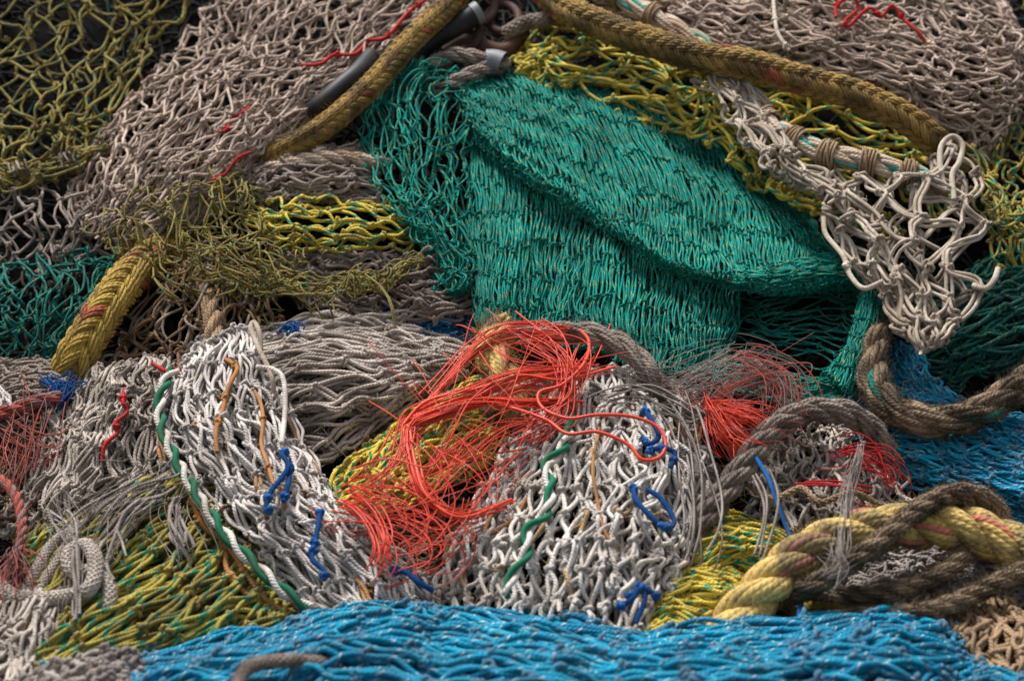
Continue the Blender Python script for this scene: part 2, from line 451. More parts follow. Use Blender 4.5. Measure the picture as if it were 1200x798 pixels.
def strands(mat, label, specs, cat, name, **kw):
    g = Geo()
    for i, (guide, n, k) in enumerate(specs):
        q = dict(kw); q.update(k); q.setdefault('seed', i + 1); strands_into(g, guide, n, q.pop('r', .0007), **q)
    return g.build(name, M[mat], None, label, cat)

def along(parent, mat, name, pts, r, label=None, kind='solid', seed=0, knots=(), **kw):
    """a cord that is part of a net"""
    g = Geo(); C = rope_into(g, pts, r, kind=kind, seed=seed, **kw)
    for f in knots:
        q = C[int(f * (len(C) - 1))]
        gg = np.random.default_rng(seed + int(f * 100))
        ax = nrm(-FWD + gg.normal(0, .4, 3)); ux = nrm(np.cross(ax, gg.normal(0, 1, 3))); uy = np.cross(ax, ux)
        kn = q + 1.35 * r * (TREFOIL[:, :1] * ux + TREFOIL[:, 1:2] * uy + TREFOIL[:, 2:] * ax)
        g.tubes(kn, r, 7, seed)
    return g.build(name, M[mat], parent, label)

# ------------------------------------------------------------------ setting: quay ground, heap core and uncountable tangle, both coloured for shade in the gaps
def grid_mesh(name, P, mat, **props):
    a, b, _ = P.shape
    i = np.arange(a - 1)[:, None] * b + np.arange(b - 1)[None]
    F = np.stack([i, i + 1, i + b + 1, i + b], -1).reshape(-1, 4)
    me = bpy.data.meshes.new(name); me.from_pydata(P.reshape(-1, 3).tolist(), [], F.tolist())
    me.polygons.foreach_set('use_smooth', np.ones(len(F), bool))
    me.materials.append(mat)
    o = bpy.data.objects.new(name, me); COL.objects.link(o)
    for k, v in props.items(): o[k] = v
    return o

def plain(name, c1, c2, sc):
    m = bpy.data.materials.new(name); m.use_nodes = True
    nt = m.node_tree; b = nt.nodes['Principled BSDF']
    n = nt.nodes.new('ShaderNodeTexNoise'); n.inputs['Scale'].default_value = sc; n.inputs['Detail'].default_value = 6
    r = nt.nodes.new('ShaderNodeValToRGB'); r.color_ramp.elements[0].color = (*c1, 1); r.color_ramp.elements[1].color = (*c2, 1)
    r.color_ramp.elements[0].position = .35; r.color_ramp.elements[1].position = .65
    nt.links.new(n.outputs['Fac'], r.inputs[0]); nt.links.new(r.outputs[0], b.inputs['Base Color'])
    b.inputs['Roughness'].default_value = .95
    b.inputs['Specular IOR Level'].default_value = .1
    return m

gx, gy = np.meshgrid(np.linspace(-60, 60, 60), np.linspace(-30, 120, 60))
grid_mesh('ground', np.stack([gx, gy, 0 * gx], -1), plain('asphalt', (.04, .04, .042), (.065, .062, .06), 30.), kind='structure')
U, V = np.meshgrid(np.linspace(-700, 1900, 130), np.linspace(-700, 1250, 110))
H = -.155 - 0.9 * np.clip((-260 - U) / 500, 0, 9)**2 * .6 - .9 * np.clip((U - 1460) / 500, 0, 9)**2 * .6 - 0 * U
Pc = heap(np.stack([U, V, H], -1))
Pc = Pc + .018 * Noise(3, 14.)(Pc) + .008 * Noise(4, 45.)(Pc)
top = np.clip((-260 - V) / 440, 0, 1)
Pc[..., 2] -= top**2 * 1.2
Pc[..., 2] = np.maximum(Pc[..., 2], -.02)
grid_mesh('heap_core', Pc, plain('gap_shade_core', (.006, .0055, .005), (.014, .012, .010), 60.), kind='structure')  # near-black core colour stands in for deep shade between the nets

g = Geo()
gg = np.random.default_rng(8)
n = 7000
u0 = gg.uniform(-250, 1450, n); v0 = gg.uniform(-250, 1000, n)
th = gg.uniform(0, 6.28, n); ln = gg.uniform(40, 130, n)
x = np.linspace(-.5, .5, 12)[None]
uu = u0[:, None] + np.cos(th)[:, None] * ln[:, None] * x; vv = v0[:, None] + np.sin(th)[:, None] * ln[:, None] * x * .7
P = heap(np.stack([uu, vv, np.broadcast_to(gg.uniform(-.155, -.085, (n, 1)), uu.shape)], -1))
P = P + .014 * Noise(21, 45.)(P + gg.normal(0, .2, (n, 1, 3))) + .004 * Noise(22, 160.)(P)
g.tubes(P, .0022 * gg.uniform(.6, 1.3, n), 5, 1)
g.build('twine_tangle', M['under'], None, 'tangled netting coloured as dark as the shade deep in the gaps between the nets', 'netting', kind='stuff')
# ------------------------------------------------------------------ nets at the back of the heap
on_ = net('olive', 'open olive and green mesh net in the dark upper left corner of the heap',
    [([[(-70, -70, -.04), (90, -75, -.03), (250, -60, -.03)], [(-70, 30, -.05), (90, 20, -.02), (215, 20, -.05)],
       [(-70, 110, -.05), (70, 110, -.02), (160, 110, -.05)], [(-70, 200, -.04), (40, 195, -.03), (100, 205, -.04)]], {}),
     ([[(-40, 185, -.01), (-40, 215, -.01)], [(20, 190, .0), (20, 216, .0)], [(70, 178, .0), (72, 204, .0)], [(120, 160, -.02), (122, 180, -.02)]],
      dict(ns=6, nt=6, layers=2, seed=12))],
    ns=8, nt=11, r=.0020, layers=2, bow=.14, jit=.4, amp=.010, seed=11, dh=.03, ease=1.1)

for k, (u_, v_) in enumerate(((22, 203), (78, 192))):
    q = Geo(); cc = curve([(u_ - 12, v_ + 3, -.01), (u_, v_, -.008), (u_ + 12, v_ - 3, -.01)], .0015)
    q.tubes(helix(cc, .0155, .0040, 1, k), .0019, 5, k); q.build('binding', M['taupe'], on_)

bn = net('beige', 'large beige net over the upper left shoulder of the heap, red twine in its edge',
    [[(80, 228, -.03), (105, 262, .00), (140, 290, -.01), (175, 300, -.05)], [(135, 138, -.03), (180, 185, .03), (225, 220, .03), (262, 245, -.04)],
     [(212, 48, -.03), (275, 100, .04), (320, 145, .04), (350, 175, -.03)], [(268, -15, -.03), (345, 30, .035), (405, 80, .03), (430, 118, -.03)],
     [(330, -90, -.04), (420, -50, .02), (500, -10, .01), (540, 30, -.04)]],
    ns=17, nt=20, r=.0018, layers=3, dh=.020, bow=.12, wig=.08, jit=.35, amp=.005, seed=21, shrink=.5, ease=1.35, K=10, knot=2.3, tails=.08)
along(bn, 'crim', 'red_twine', [(540, -25, .03), (500, 5, .045), (478, 20, .04), (452, 42, .052), (436, 45, .04), (418, 64, .05), (392, 68, .045), (375, 78, .05), (350, 76, .05)], .0024, seed=3, knots=(.3, .5, .62, .8), wob=.004)
along(bn, 'crim', 'red_twine', [(290, 118, .04), (282, 130, .055), (270, 138, .045), (262, 152, .055), (248, 156, .05)], .002, seed=4, knots=(.3, .8), wob=.004)
along(bn, 'crim', 'red_twine', [(292, 178, .04), (278, 186, .05), (265, 205, .04), (252, 212, .045)], .002, seed=5, knots=(.3, .8), wob=.003)

net('taupe', 'dusky brown net sagging at the left edge below the olive net',
    [[(-60, 215, -.03), (40, 215, -.01), (120, 235, -.02), (170, 250, -.04)], [(-60, 250, -.03), (50, 255, .0), (120, 265, .0), (190, 280, -.03)], [(-60, 285, -.03), (50, 292, -.01), (110, 285, -.01), (200, 310, -.04)],
     [(-60, 320, -.05), (50, 325, -.04), (110, 320, -.04), (180, 330, -.05)]],
    ns=11, nt=5, r=.0019, layers=2, dh=.018, bow=.24, jit=.5, seed=31)

net('tealr', 'dark green net in a loose fold at the left edge beside the fat yellow rope',
    [[(-60, 320, -.03), (0, 312, -.01), (70, 298, -.01), (130, 300, -.01), (160, 310, -.04)], [(-60, 350, -.02), (0, 345, .02), (70, 335, .03), (125, 335, .02), (150, 345, -.03)],
     [(-60, 395, -.02), (0, 390, .02), (60, 385, .02), (95, 385, .01), (125, 390, -.03)], [(-60, 440, -.03), (0, 435, -.01), (60, 430, -.02), (80, 432, -.02), (100, 440, -.04)]],
    ns=13, nt=6, r=.0017, layers=2, dh=.02, bow=.2, jit=.5, seed=33)

net('beige', 'big beige net heaped in the upper right corner with red twine on it',
    [[(650, -60, -.03), (680, -30, .0), (700, 0, .0), (720, 25, -.03)], [(760, -60, -.02), (790, -20, .04), (800, 25, .05), (820, 60, -.01)],
     [(880, -70, -.02), (890, -10, .06), (900, 45, .07), (915, 95, .0)], [(990, -70, -.02), (1000, 0, .07), (1010, 65, .08), (1015, 125, .0)],
     [(1090, -60, -.03), (1100, 20, .06), (1105, 95, .07), (1095, 170, .0)], [(1145, -40, -.05), (1180, 45, .02), (1185, 110, .02), (1145, 195, -.02)],
     [(1165, -20, -.09), (1200, 60, -.06), (1200, 120, -.06), (1160, 190, -.07)]],
    ns=17, nt=22, r=.0020, layers=3, dh=.020, bow=.13, wig=.1, jit=.4, amp=.006, seed=41, shrink=.5, ease=1.35, K=10, knot=2.3, tails=.08)
along([o for o in bpy.data.objects if o.get('label', '').startswith('big beige')][0], 'crim', 'red_twine',
      [(980, 22, .10), (982, 8, .10), (1000, 2, .11), (1006, 14, .10), (990, 26, .10), (996, 30, .10), (1018, 14, .11), (1032, 22, .10), (1044, 10, .11), (1056, 24, .10), (1072, 36, .10), (1082, 48, .09)], .0024, seed=6, knots=(.1, .4, .62, .8), wob=.003)

net('yellow2', 'tangle of yellow and green mesh net at the right edge below the beige heap',
    [([[(1150, 90, -.05), (1230, 60, -.05)], [(1130, 150, -.03), (1230, 130, -.02)], [(1140, 210, -.02), (1230, 200, -.02)], [(1150, 260, -.02), (1230, 270, -.02)], [(1170, 320, -.03), (1230, 340, -.03)]], {}),
     ([[(1120, 170, .04), (1135, 165, .04)], [(1150, 240, .06), (1170, 215, .05)], [(1160, 268, .06), (1185, 240, .05)], [(1190, 230, .05), (1230, 190, .03)]], dict(ns=3, nt=6, layers=1, seed=44)),
     ([[(1150, -30, -.09), (1230, -30, -.09)], [(1150, 30, -.09), (1230, 40, -.08)], [(1170, 60, -.09), (1230, 70, -.08)]], dict(ns=4, nt=4, layers=1, seed=45))],
    ns=6, nt=8, r=.0022, layers=2, bow=.22, jit=.35, seed=43)

# hardware between the ropes
def pipe(label, pts, R, cap=None):
    g = Geo(); C = rope_into(g, pts, R, kind='solid')
    K = len(C)
    o = g.build('rubber_hose', M['black'], None, label, 'hose')
    if cap:
        q = Geo(); n = max(4, int(K * .12)); q.tubes(C[-n:], R * 1.08, 14, 1); q.build('end_collar', M['steel'], o)
    return o
pipe('black rubber hose end lying beside the beige net under the yellow rope', [(364, 133, .02), (380, 120, .045), (400, 102, .055), (420, 85, .05), (436, 66, .02)], .0135)
pipe('black rubber hose with a bright collar above the green net lobe', [(470, 75, .0), (505, 48, .02), (535, 30, .035), (562, 14, .045)], .015, True)
g = Geo()
g.tubes(curve([(520, 62, -.02), (545, 50, -.01), (590, 60, -.01), (610, 40, -.01)], .004), .011, 10, 1)
for k, (a, b) in enumerate([((560, 5), (20, 22)), ((590, 22), (18, 16)), ((548, 38), (14, 20))]):
    t = np.linspace(0, 2 * math.pi, 24)
    g.tubes(heap(np.stack([a[0] + b[0] * np.cos(t), a[1] + b[1] * np.sin(t), .014 * np.sin(t + k)], -1)), .006, 8, k)
g.build('chain', M['rust'], None, 'rusty dark chain links in the gap left of the yellow mesh roll', 'chain')
o, C = rope('grope', 'grey rope eye closed by a steel clamp above the green net', [(505, 78, .02), (530, 65, .035), (560, 68, .04), (590, 75, .04), (560, 84, .045), (530, 98, .04), (508, 108, .02)], .0105, kind='twist', fz=120, fl=.006, seed=4)
g = Geo(); cc = curve([(570, 73, .045), (580, 73, .045), (590, 76, .045)], .002); g.tubes(cc, .0165, 16, 1); g.build('clamp', M['steel'], o)
rope('grope', 'dull grey rope curling out between the two yellow ropes', [(590, 42, .0), (615, 28, .02), (640, 22, .03), (660, 5, .02), (670, -30, .0)], .0105, kind='cover', seed=5)

rope('yrope', 'worn yellow braided rope running down beside the large beige net', [(590, -60, .02), (555, -25, .05), (508, 20, .07), (470, 62, .075), (430, 105, .07), (385, 145, .055), (340, 172, .03), (300, 190, -.02)], .0155, kind='braid', seed=11, fz=1600, fl=.006, wob=.0015)

# yellow-green roll and ropes over it
yn = net('yellow', 'bright yellow and green mesh net rolled up beneath the long yellow rope',
    [([[(602, 62, .0), (600, 78, .02), (606, 100, .0)], [(640, 28, .0), (640, 75, .05), (650, 118, .01)], [(700, 30, .0), (705, 85, .055), (712, 128, .03)],
       [(770, 60, .0), (775, 105, .06), (780, 145, .04)], [(830, 80, .0), (835, 125, .06), (845, 168, .045)], [(880, 110, .0), (880, 160, .06), (880, 210, .045)], [(940, 130, -.01), (930, 190, .03), (925, 230, .02)]], {}),
     ([[(860, 95, -.01), (850, 140, -.01), (850, 170, -.01)], [(930, 105, .0), (925, 150, .01), (930, 190, .0)], [(1010, 130, .0), (1005, 170, .01), (1010, 215, .0)], [(1080, 165, .0), (1075, 200, .01), (1070, 240, .0)], [(1130, 200, -.02), (1120, 240, -.02), (1110, 280, -.02)]],
      dict(ns=4, nt=8, layers=2, seed=53, dh=.03, bow=.14)),
     ([[(900, 215, .05), (925, 212, .04)], [(945, 250, .05), (975, 235, .03)], [(1000, 268, .05), (1010, 245, .03)], [(1040, 290, .05), (1060, 265, .03)]], dict(ns=3, nt=7, layers=2, seed=54))],
    ns=7, nt=12, r=.0027, layers=2, dh=.026, bow=.16, wig=.1, jit=.4, seed=51, shrink=.5, ease=1.4, K=11)
rope('yrope', 'long worn yellow braided rope sweeping across the top right over the beige net', [(630, -15, .03), (665, 12, .08), (720, 38, .105), (800, 62, .115), (880, 78, .12), (950, 96, .12), (1010, 112, .115), (1060, 138, .10), (1105, 175, .06), (1130, 200, .02)], .0195, kind='braid', seed=12, fz=3000, fl=.006, wob=.0015)

wr, C = rope('wrope', 'cream headrope bound with tan whippings below the long yellow rope', [(690, -40, .02), (735, 2, .05), (775, 25, .06), (830, 60, .06), (870, 110, .065), (905, 148, .085), (960, 178, .10), (1020, 192, .105), (1070, 206, .10), (1110, 225, .08)], .0145, kind='twist', pitch=.13, seed=13, fz=200, fl=.006)
for k, f in enumerate((.12, .22, .60, .68, .755, .83, .9)):
    i = int(f * len(C)); n = 7
    seg = C[i:i + n]
    L = np.linspace(0, 1, 90)
    sg = np.stack([np.interp(L * (n - 1), np.arange(n), seg[:, q]) for q in range(3)], -1)
    q = Geo(); w = helix(sg, .0165, .0042, 1, k); q.tubes(w, .0019, 5, k)
    w = helix(sg, .018, .03, 2, k); q.tubes(w, .0019, 5, k + 9)
    q.build('whipping', M['tan'], wr)

wn_ = net('cord', 'coarse cream doubled-cord net hanging in a point at the right',
    [([[(812, 92, .07), (850, 95, .08), (880, 115, .06)], [(850, 140, .09), (880, 140, .10), (915, 160, .09)], [(885, 185, .10), (925, 185, .12), (960, 205, .10)],
       [(930, 215, .10), (975, 225, .13), (1010, 240, .10)]], dict(ns=4, nt=8, seed=62, layers=1)),
     ([[(925, 205, .10), (990, 205, .11), (1050, 200, .12), (1125, 160, .08)], [(960, 240, .10), (1010, 250, .12), (1070, 245, .13), (1150, 220, .10)],
       [(985, 290, .09), (1030, 290, .12), (1085, 290, .13), (1172, 285, .10)], [(1035, 345, .08), (1060, 345, .11), (1095, 348, .11), (1145, 345, .09)], [(1072, 408, .07), (1078, 412, .08), (1086, 412, .08), (1100, 402, .07)]], {})],
    ns=5, nt=8, r=.0024, layers=2, dh=.03, bow=.12, wig=.08, jit=.35, ease=1.3, double=True, knot=2.5, seed=61, fz=60, tails=.3, S=7, K=10, amp=.004)
along(wn_, 'cord', 'cord_loop', [(1108, 225, .10), (1102, 198, .115), (1103, 172, .125), (1116, 160, .13), (1128, 170, .125), (1124, 190, .12), (1116, 205, .115), (1118, 235, .10)], .0036, seed=3)
along(wn_, 'cord', 'cord_tail', [(1140, 335, .10), (1155, 338, .11), (1165, 328, .11), (1170, 314, .11)], .0036, seed=3)
along(wn_, 'cord', 'cord_loop', [(965, 255, .10), (968, 275, .11), (988, 300, .115), (996, 322, .11), (1012, 338, .11), (1035, 330, .12)], .0032, seed=8, knots=(.6,))
along(wn_, 'cord', 'cord_tail', [(905, -20, .09), (908, 20, .115), (912, 40, .12), (925, 60, .115)], .0026, seed=9, knots=(.6, .95))

# ------------------------------------------------------------------ the green net
net('green', 'wide sea green fine net folded over the middle of the heap',
    [([[(551, 128, .0), (590, 124, .0), (640, 130, .0), (700, 150, .0), (760, 190, .0), (825, 240, -.01), (880, 290, -.03)],
       [(553, 205, .015), (592, 205, .025), (640, 210, .015), (700, 225, .005), (760, 255, .0), (820, 290, .0), (872, 320, -.03)],
       [(554, 270, .015), (592, 275, .04), (640, 280, .02), (700, 292, .03), (755, 312, .01), (812, 335, .01), (866, 345, -.03)],
       [(556, 330, .01), (592, 342, .035), (640, 348, .01), (695, 358, .035), (750, 372, .015), (805, 382, .03), (860, 385, -.02)],
       [(560, 388, -.01), (594, 402, .01), (640, 408, -.005), (692, 416, .015), (748, 430, .005), (798, 438, .01), (848, 428, -.03)]],
      dict(ns=64, nt=8, layers=2, seed=71, jh=.002, tw_=.6, shrink=.7, amp=.005, fr=15., tl=.1)),
     ([[(515, 88, .01), (570, 88, .02), (640, 98, .015), (720, 112, .02), (800, 142, -.01), (870, 186, -.03), (940, 240, -.06)],
       [(527, 102, .03), (590, 116, .05), (662, 132, .04), (742, 152, .05), (822, 186, .01), (892, 226, -.01), (955, 268, -.05)],
       [(540, 118, .045), (606, 146, .065), (684, 172, .05), (762, 202, .065), (838, 238, .03), (908, 268, .015), (968, 290, -.03)],
       [(550, 134, .055), (616, 176, .075), (696, 220, .06), (776, 254, .075), (848, 290, .05), (916, 302, .05), (982, 312, .0)],
       [(558, 148, .055), (620, 200, .078), (702, 250, .065), (780, 304, .075), (856, 322, .06), (924, 336, .055), (992, 328, .02)],
       [(560, 156, .05), (624, 210, .068), (704, 262, .055), (786, 316, .06), (858, 332, .05), (926, 344, .045), (992, 336, .01)]],
      dict(ns=84, nt=7, layers=2, seed=72, jh=.002, tw_=.6, shrink=.7, amp=.005, fr=15., tl=.1, dh=.010)),
     ([[(850, 300, .04), (850, 318, .06), (845, 334, .04)], [(905, 305, .05), (905, 322, .075), (902, 340, .05)], [(955, 300, .04), (957, 316, .06), (955, 332, .04)], [(1000, 305, .02), (1003, 318, .03), (1002, 332, .01)]],
      dict(ns=12, nt=7, layers=2, seed=78, bow=.06)),
     ([[(462, 84, .03), (500, 74, .04), (530, 84, .04), (552, 105, .03)], [(428, 122, .03), (465, 112, .06), (510, 112, .06), (556, 135, .03)], [(428, 190, .02), (470, 185, .06), (510, 185, .06), (556, 205, .03)],
       [(455, 245, .01), (490, 245, .05), (520, 250, .05), (556, 270, .02)], [(500, 290, .0), (520, 295, .04), (535, 300, .04), (556, 310, .02)], [(515, 345, .0), (530, 345, .02), (540, 345, .02), (554, 340, .01)]],
      dict(ns=13, nt=11, layers=2, seed=73, bow=.16, wig=.1, jit=.55, dh=.018, jh=.006, shrink=.8, ease=1.1, amp=.005)),
     ([[(845, 335, -.09), (850, 355, -.09), (852, 385, -.08), (845, 440, -.06)], [(900, 335, -.09), (905, 365, -.07), (905, 400, -.05), (890, 452, -.03)],
       [(965, 332, -.07), (970, 350, -.05), (965, 400, -.03), (945, 468, -.02)], [(1035, 335, -.04), (1030, 370, -.02), (1015, 410, -.01), (990, 465, -.01)]],
      dict(ns=17, nt=6, layers=1, seed=74, bow=.12, jh=.006, shrink=1.0)),
     ([[(1010, 322, .02), (1025, 333, .04), (1042, 350, .02)], [(1002, 370, .03), (1015, 375, .05), (1030, 382, .03)], [(988, 410, .03), (1000, 415, .05), (1014, 422, .03)], [(965, 440, .02), (985, 455, .04), (1000, 467, .01)]],
      dict(ns=9, nt=7, layers=2, seed=75)),
     ([[(830, 415, -.01), (835, 445, -.01)], [(880, 430, .01), (880, 462, .01)], [(940, 442, .02), (935, 475, .01)], [(985, 440, .02), (990, 468, .01)]],
      dict(ns=8, nt=7, layers=2, seed=76))],
    r=.00122, dh=.014, bow=.035, wig=.03, jit=.22, amp=.0022, fr=22., ease=.6, knot=3.0, S=5, K=9, shrink=.45, ns=10, nt=10, tw_=.3)

net('dgreen', 'dark teal net of thick stretched twine in the shade at the right edge',
    [[(1055, 455, -.06), (1045, 420, -.06), (1060, 380, -.05), (1090, 340, -.05)], [(1110, 450, -.05), (1105, 415, -.02), (1115, 370, -.02), (1135, 320, -.04)],
     [(1165, 430, -.05), (1160, 390, -.01), (1170, 345, -.01), (1180, 295, -.03)], [(1235, 410, -.05), (1235, 370, -.01), (1235, 325, -.01), (1235, 270, -.03)]],
    ns=9, nt=7, r=.0024, layers=2, bow=.05, jit=.25, seed=81, knot=2.0, dh=.016, double=True)

# ------------------------------------------------------------------ left middle
rope('yrope2', 'fat yellow and red braided rope standing up beside the dark green net on the left', [(245, 300, -.12), (200, 296, -.05), (164, 315, .02), (135, 345, .045), (112, 380, .045), (92, 415, .03), (78, 450, -.01)], .0235, kind='braid', seed=14, fz=1400, fl=.006, wob=.0015)
net('brown', 'rusty brown net tangled behind the fat yellow rope on the left',
    [[(195, 320, -.02), (235, 290, .0), (290, 290, .0), (330, 320, -.03)], [(160, 360, -.01), (220, 335, .03), (280, 335, .02), (330, 360, -.02)], [(140, 400, -.02), (210, 385, .02), (265, 385, .02), (320, 400, -.02)], [(125, 440, -.03), (200, 432, -.01), (260, 430, -.01), (310, 430, -.03)]],
    ns=10, nt=7, r=.0019, layers=2, bow=.26, jit=.5, seed=91, dh=.016)
rope('tan', 'frayed tan rope stub upright in the brown net', [(238, 330, .02), (246, 360, .04), (250, 395, .04), (245, 430, .02)], .011, kind='twist', seed=15, fz=350, fl=.008)
net('taupe', 'brownish net bundle folded above the yellow and green loop left of the green lobe',
    [([[(285, 215, -.02), (290, 228, .01), (298, 245, -.01)], [(320, 180, -.02), (330, 200, .03), (345, 235, .01)], [(380, 172, -.02), (385, 200, .035), (390, 235, .01)], [(440, 170, -.03), (445, 200, .02), (445, 238, .0)]], {}),
     ([[(320, 300, -.03), (325, 330, -.03)], [(360, 300, -.01), (365, 350, -.01)], [(430, 292, .0), (430, 368, .0)], [(500, 295, .0), (500, 372, .0)], [(560, 305, -.02), (560, 360, -.02)]], dict(ns=9, nt=10, seed=94, bow=.24)) ],
    ns=10, nt=8, r=.0022, layers=3, bow=.13, jit=.3, seed=93, dh=.010, shrink=.5)
rope('wrope', 'dirty cream rope with ragged whipping behind the folded brownish net', [(300, 205, .0), (340, 192, .02), (390, 185, .03), (435, 190, .02), (460, 195, .0)], .010, kind='twist', seed=16, fz=300, fl=.008)
net('yellow', 'small yellow and green mesh roll lying left of the green lobe',
    [[(302, 240, .01), (296, 262, .03), (312, 286, .02), (330, 297, -.01)], [(335, 236, .02), (335, 258, .05), (345, 280, .05), (360, 300, .0)], [(390, 238, .02), (390, 258, .05), (395, 278, .05), (400, 298, .0)],
     [(440, 240, .02), (440, 258, .04), (440, 276, .04), (440, 292, .0)], [(485, 244, .0), (485, 258, .01), (485, 272, .01), (480, 285, .0)]],
    ns=5, nt=6, r=.0021, layers=2, bow=.08, jit=.5, seed=95, dh=.02)
net('olive', 'wispy fine olive net strewn over the brown net left of centre',
    [([[(110, 250, .02), (180, 215, .03), (260, 200, .03), (300, 215, .0)], [(125, 285, .04), (190, 262, .06), (260, 245, .06), (310, 255, .03)], [(150, 310, .05), (215, 298, .07), (280, 290, .07), (330, 285, .04)], [(215, 335, .05), (265, 330, .07), (320, 325, .07), (360, 310, .04)]], {}),
     ([[(240, 315, .06), (255, 335, .05)], [(310, 325, .06), (320, 352, .05)], [(380, 322, .06), (385, 350, .06)], [(430, 318, .05), (440, 335, .05)], [(490, 298, .05), (495, 305, .05)]], dict(ns=5, nt=10, seed=98, layers=2, bow=.12)),
     ([[(200, 235, .0), (330, 215, .0)], [(200, 300, .0), (400, 300, .0)], [(290, 370, .0), (420, 385, .0)]], dict(ns=7, nt=6, seed=99, layers=1, r=.0011))],
    ns=9, nt=7, r=.0013, layers=2, bow=.24, wig=.15, jit=.7, seed=97, dh=.03, knot=1.9, S=5)
strands('olive', 'single loose yellowish strand hanging in front of the pale bundle', [([(428, 322, .06), (445, 335, .065), (458, 355, .07), (464, 385, .06)], 2, dict(r=.0014, spread=.0008, wander=.001, u0=(0, .02), u1=(.97, 1)))], 'strand', 'twine_strand')
net('dblue', 'dark blue net glimpsed under the left edge of the green net',
    [[(440, 365, -.03), (445, 420, -.03)], [(490, 355, -.01), (495, 410, -.01)], [(540, 350, -.01), (545, 405, -.01)], [(590, 360, -.03), (590, 405, -.03)]], ns=8, nt=6, r=.0024, layers=2, bow=.1, seed=101)

# ------------------------------------------------------------------ left front
net('taupe', 'flat greyish net strip along the left edge under the dark green net',
    [[(-50, 430, -.02), (-50, 475, -.01)], [(20, 428, .0), (20, 475, .01)], [(80, 432, .01), (85, 470, .01)], [(140, 440, -.02), (140, 470, -.02)]], ns=8, nt=9, r=.0021, layers=3, bow=.2, jit=.35, seed=103, dh=.008)
gn = net('pale', 'grey net mound at the left with red twine in it beside the laced white net',
    [[(85, 452, .0), (125, 430, .03), (165, 425, .03), (210, 432, .0)], [(62, 490, .01), (105, 470, .05), (155, 465, .05), (205, 470, .01)], [(45, 530, .0), (95, 515, .05), (150, 510, .05), (205, 520, .01)],
     [(30, 575, .0), (75, 560, .04), (135, 555, .04), (215, 570, .0)], [(0, 620, -.01), (45, 610, .02), (90, 600, .02), (150, 600, -.01)]],
    ns=12, nt=8, r=.0019, layers=3, bow=.10, jit=.3, seed=105, fz=400, dh=.016, shrink=.6, double=True)
strands('dred', 'small clump of orange red fibres by the left edge of the heap', [([(50, 470, .03), (40, 500, .04), (30, 540, .04), (20, 580, .03)], 26, dict(spread=.008, wander=.016, fr=30.)), ([(0, 500, .03), (40, 530, .04), (70, 520, .04)], 16, dict(spread=.008, wander=.02, seed=9, fr=30.))],
        'fibre clump', 'fibre_clump', r=.0007)
along(gn, 'crim', 'red_twine', [(150, 455, .055), (144, 470, .068), (148, 482, .06), (134, 495, .068), (136, 508, .06), (122, 522, .066), (118, 540, .055)], .0024, seed=7, knots=(.2, .6), wob=.004)
along(gn, 'crim', 'red_twine', [(180, 424, .03), (196, 436, .045), (204, 432, .045), (218, 446, .04)], .0022, seed=8, knots=(.5,), wob=.004)
net('drab', 'dark brown net in the hollow at the left edge beneath the fibre clump', [[(-50, 475, .0), (-50, 610, .0)], [(0, 475, .01), (0, 610, .01)], [(50, 470, .0), (40, 600, .0)], [(90, 470, -.02), (80, 600, -.02)]], ns=11, nt=8, r=.002, layers=3, bow=.3, jit=.4, seed=107)
strands('tie', 'scrap of bright blue cord on the net strip by the left edge', [([(58, 446, .03), (70, 455, .04), (84, 452, .04), (72, 468, .04), (66, 480, .04)], 26, dict(r=.0011, spread=.003, wander=.008, K=24, S=4, fr=40.)),], 'cord scrap', 'cord_scrap')
strands('white', 'pale plastic rag at the very left edge of the heap', [([(-10, 450, .04), (0, 462, .045), (8, 470, .045), (4, 485, .04)], 14, dict(r=.0024, spread=.004, wander=.003, K=14, S=5))], 'rag', 'plastic_rag')

yg = net('yellow2', 'thick dirty yellow and green net stretched diagonally in the lower left',
    [([[(-10, 720, 0.042), (15, 760, 0.062), (50, 800, 0.062), (120, 820, 0.042)], [(60, 655, 0.042), (105, 705, 0.082), (160, 750, 0.082), (230, 785, 0.052)], [(125, 600, 0.042), (185, 650, 0.082), (240, 700, 0.082), (300, 745, 0.052)],
       [(190, 555, 0.032), (245, 605, 0.062), (300, 660, 0.062), (345, 720, 0.042)], [(250, 530, 0.002), (300, 580, 0.022), (340, 640, 0.022), (380, 700, 0.002)]], {}),
     ([[(20, 640, .0), (40, 670, .01)], [(70, 595, .01), (90, 620, .03)], [(130, 555, .0), (150, 590, .01)], [(190, 530, -.02), (210, 560, -.01)]], dict(ns=5, nt=6, seed=112))],
    ns=12, nt=7, r=.0025, layers=3, bow=.03, wig=.03, jit=.2, seed=111, double=True, knot=2.2, dh=.013, S=7, shrink=.3, ease=.5, amp=.003)
g = Geo()
for k, (gd, n, sp, wa) in enumerate([
    ([(205, 560, .06), (180, 572, .08), (150, 582, .08), (120, 600, .08), (90, 635, .07)], 8, .009, .012),
    ([(215, 590, .07), (205, 615, .09), (215, 640, .095), (222, 662, .085)], 6, .006, .010),
    ([(60, 600, .05), (85, 630, .07), (90, 680, .085), (80, 740, .07)], 6, .008, .010),
    ([(170, 590, .08), (145, 620, .09), (125, 655, .09), (135, 680, .085)], 5, .006, .010)]):
    strands_into(g, gd, n, .0020, sp, wa * .8, seed=120 + k, K=40, S=6, fr=48.)
    strands_into(g, gd, n * 3, .0005, sp * 1.2, wa * 1.3, seed=220 + k, K=26, S=4, fr=22.)
g.build('frayed_cord', M['grey'], None, 'frayed grey cords trailing over the yellow and green net in the lower left', 'cord')
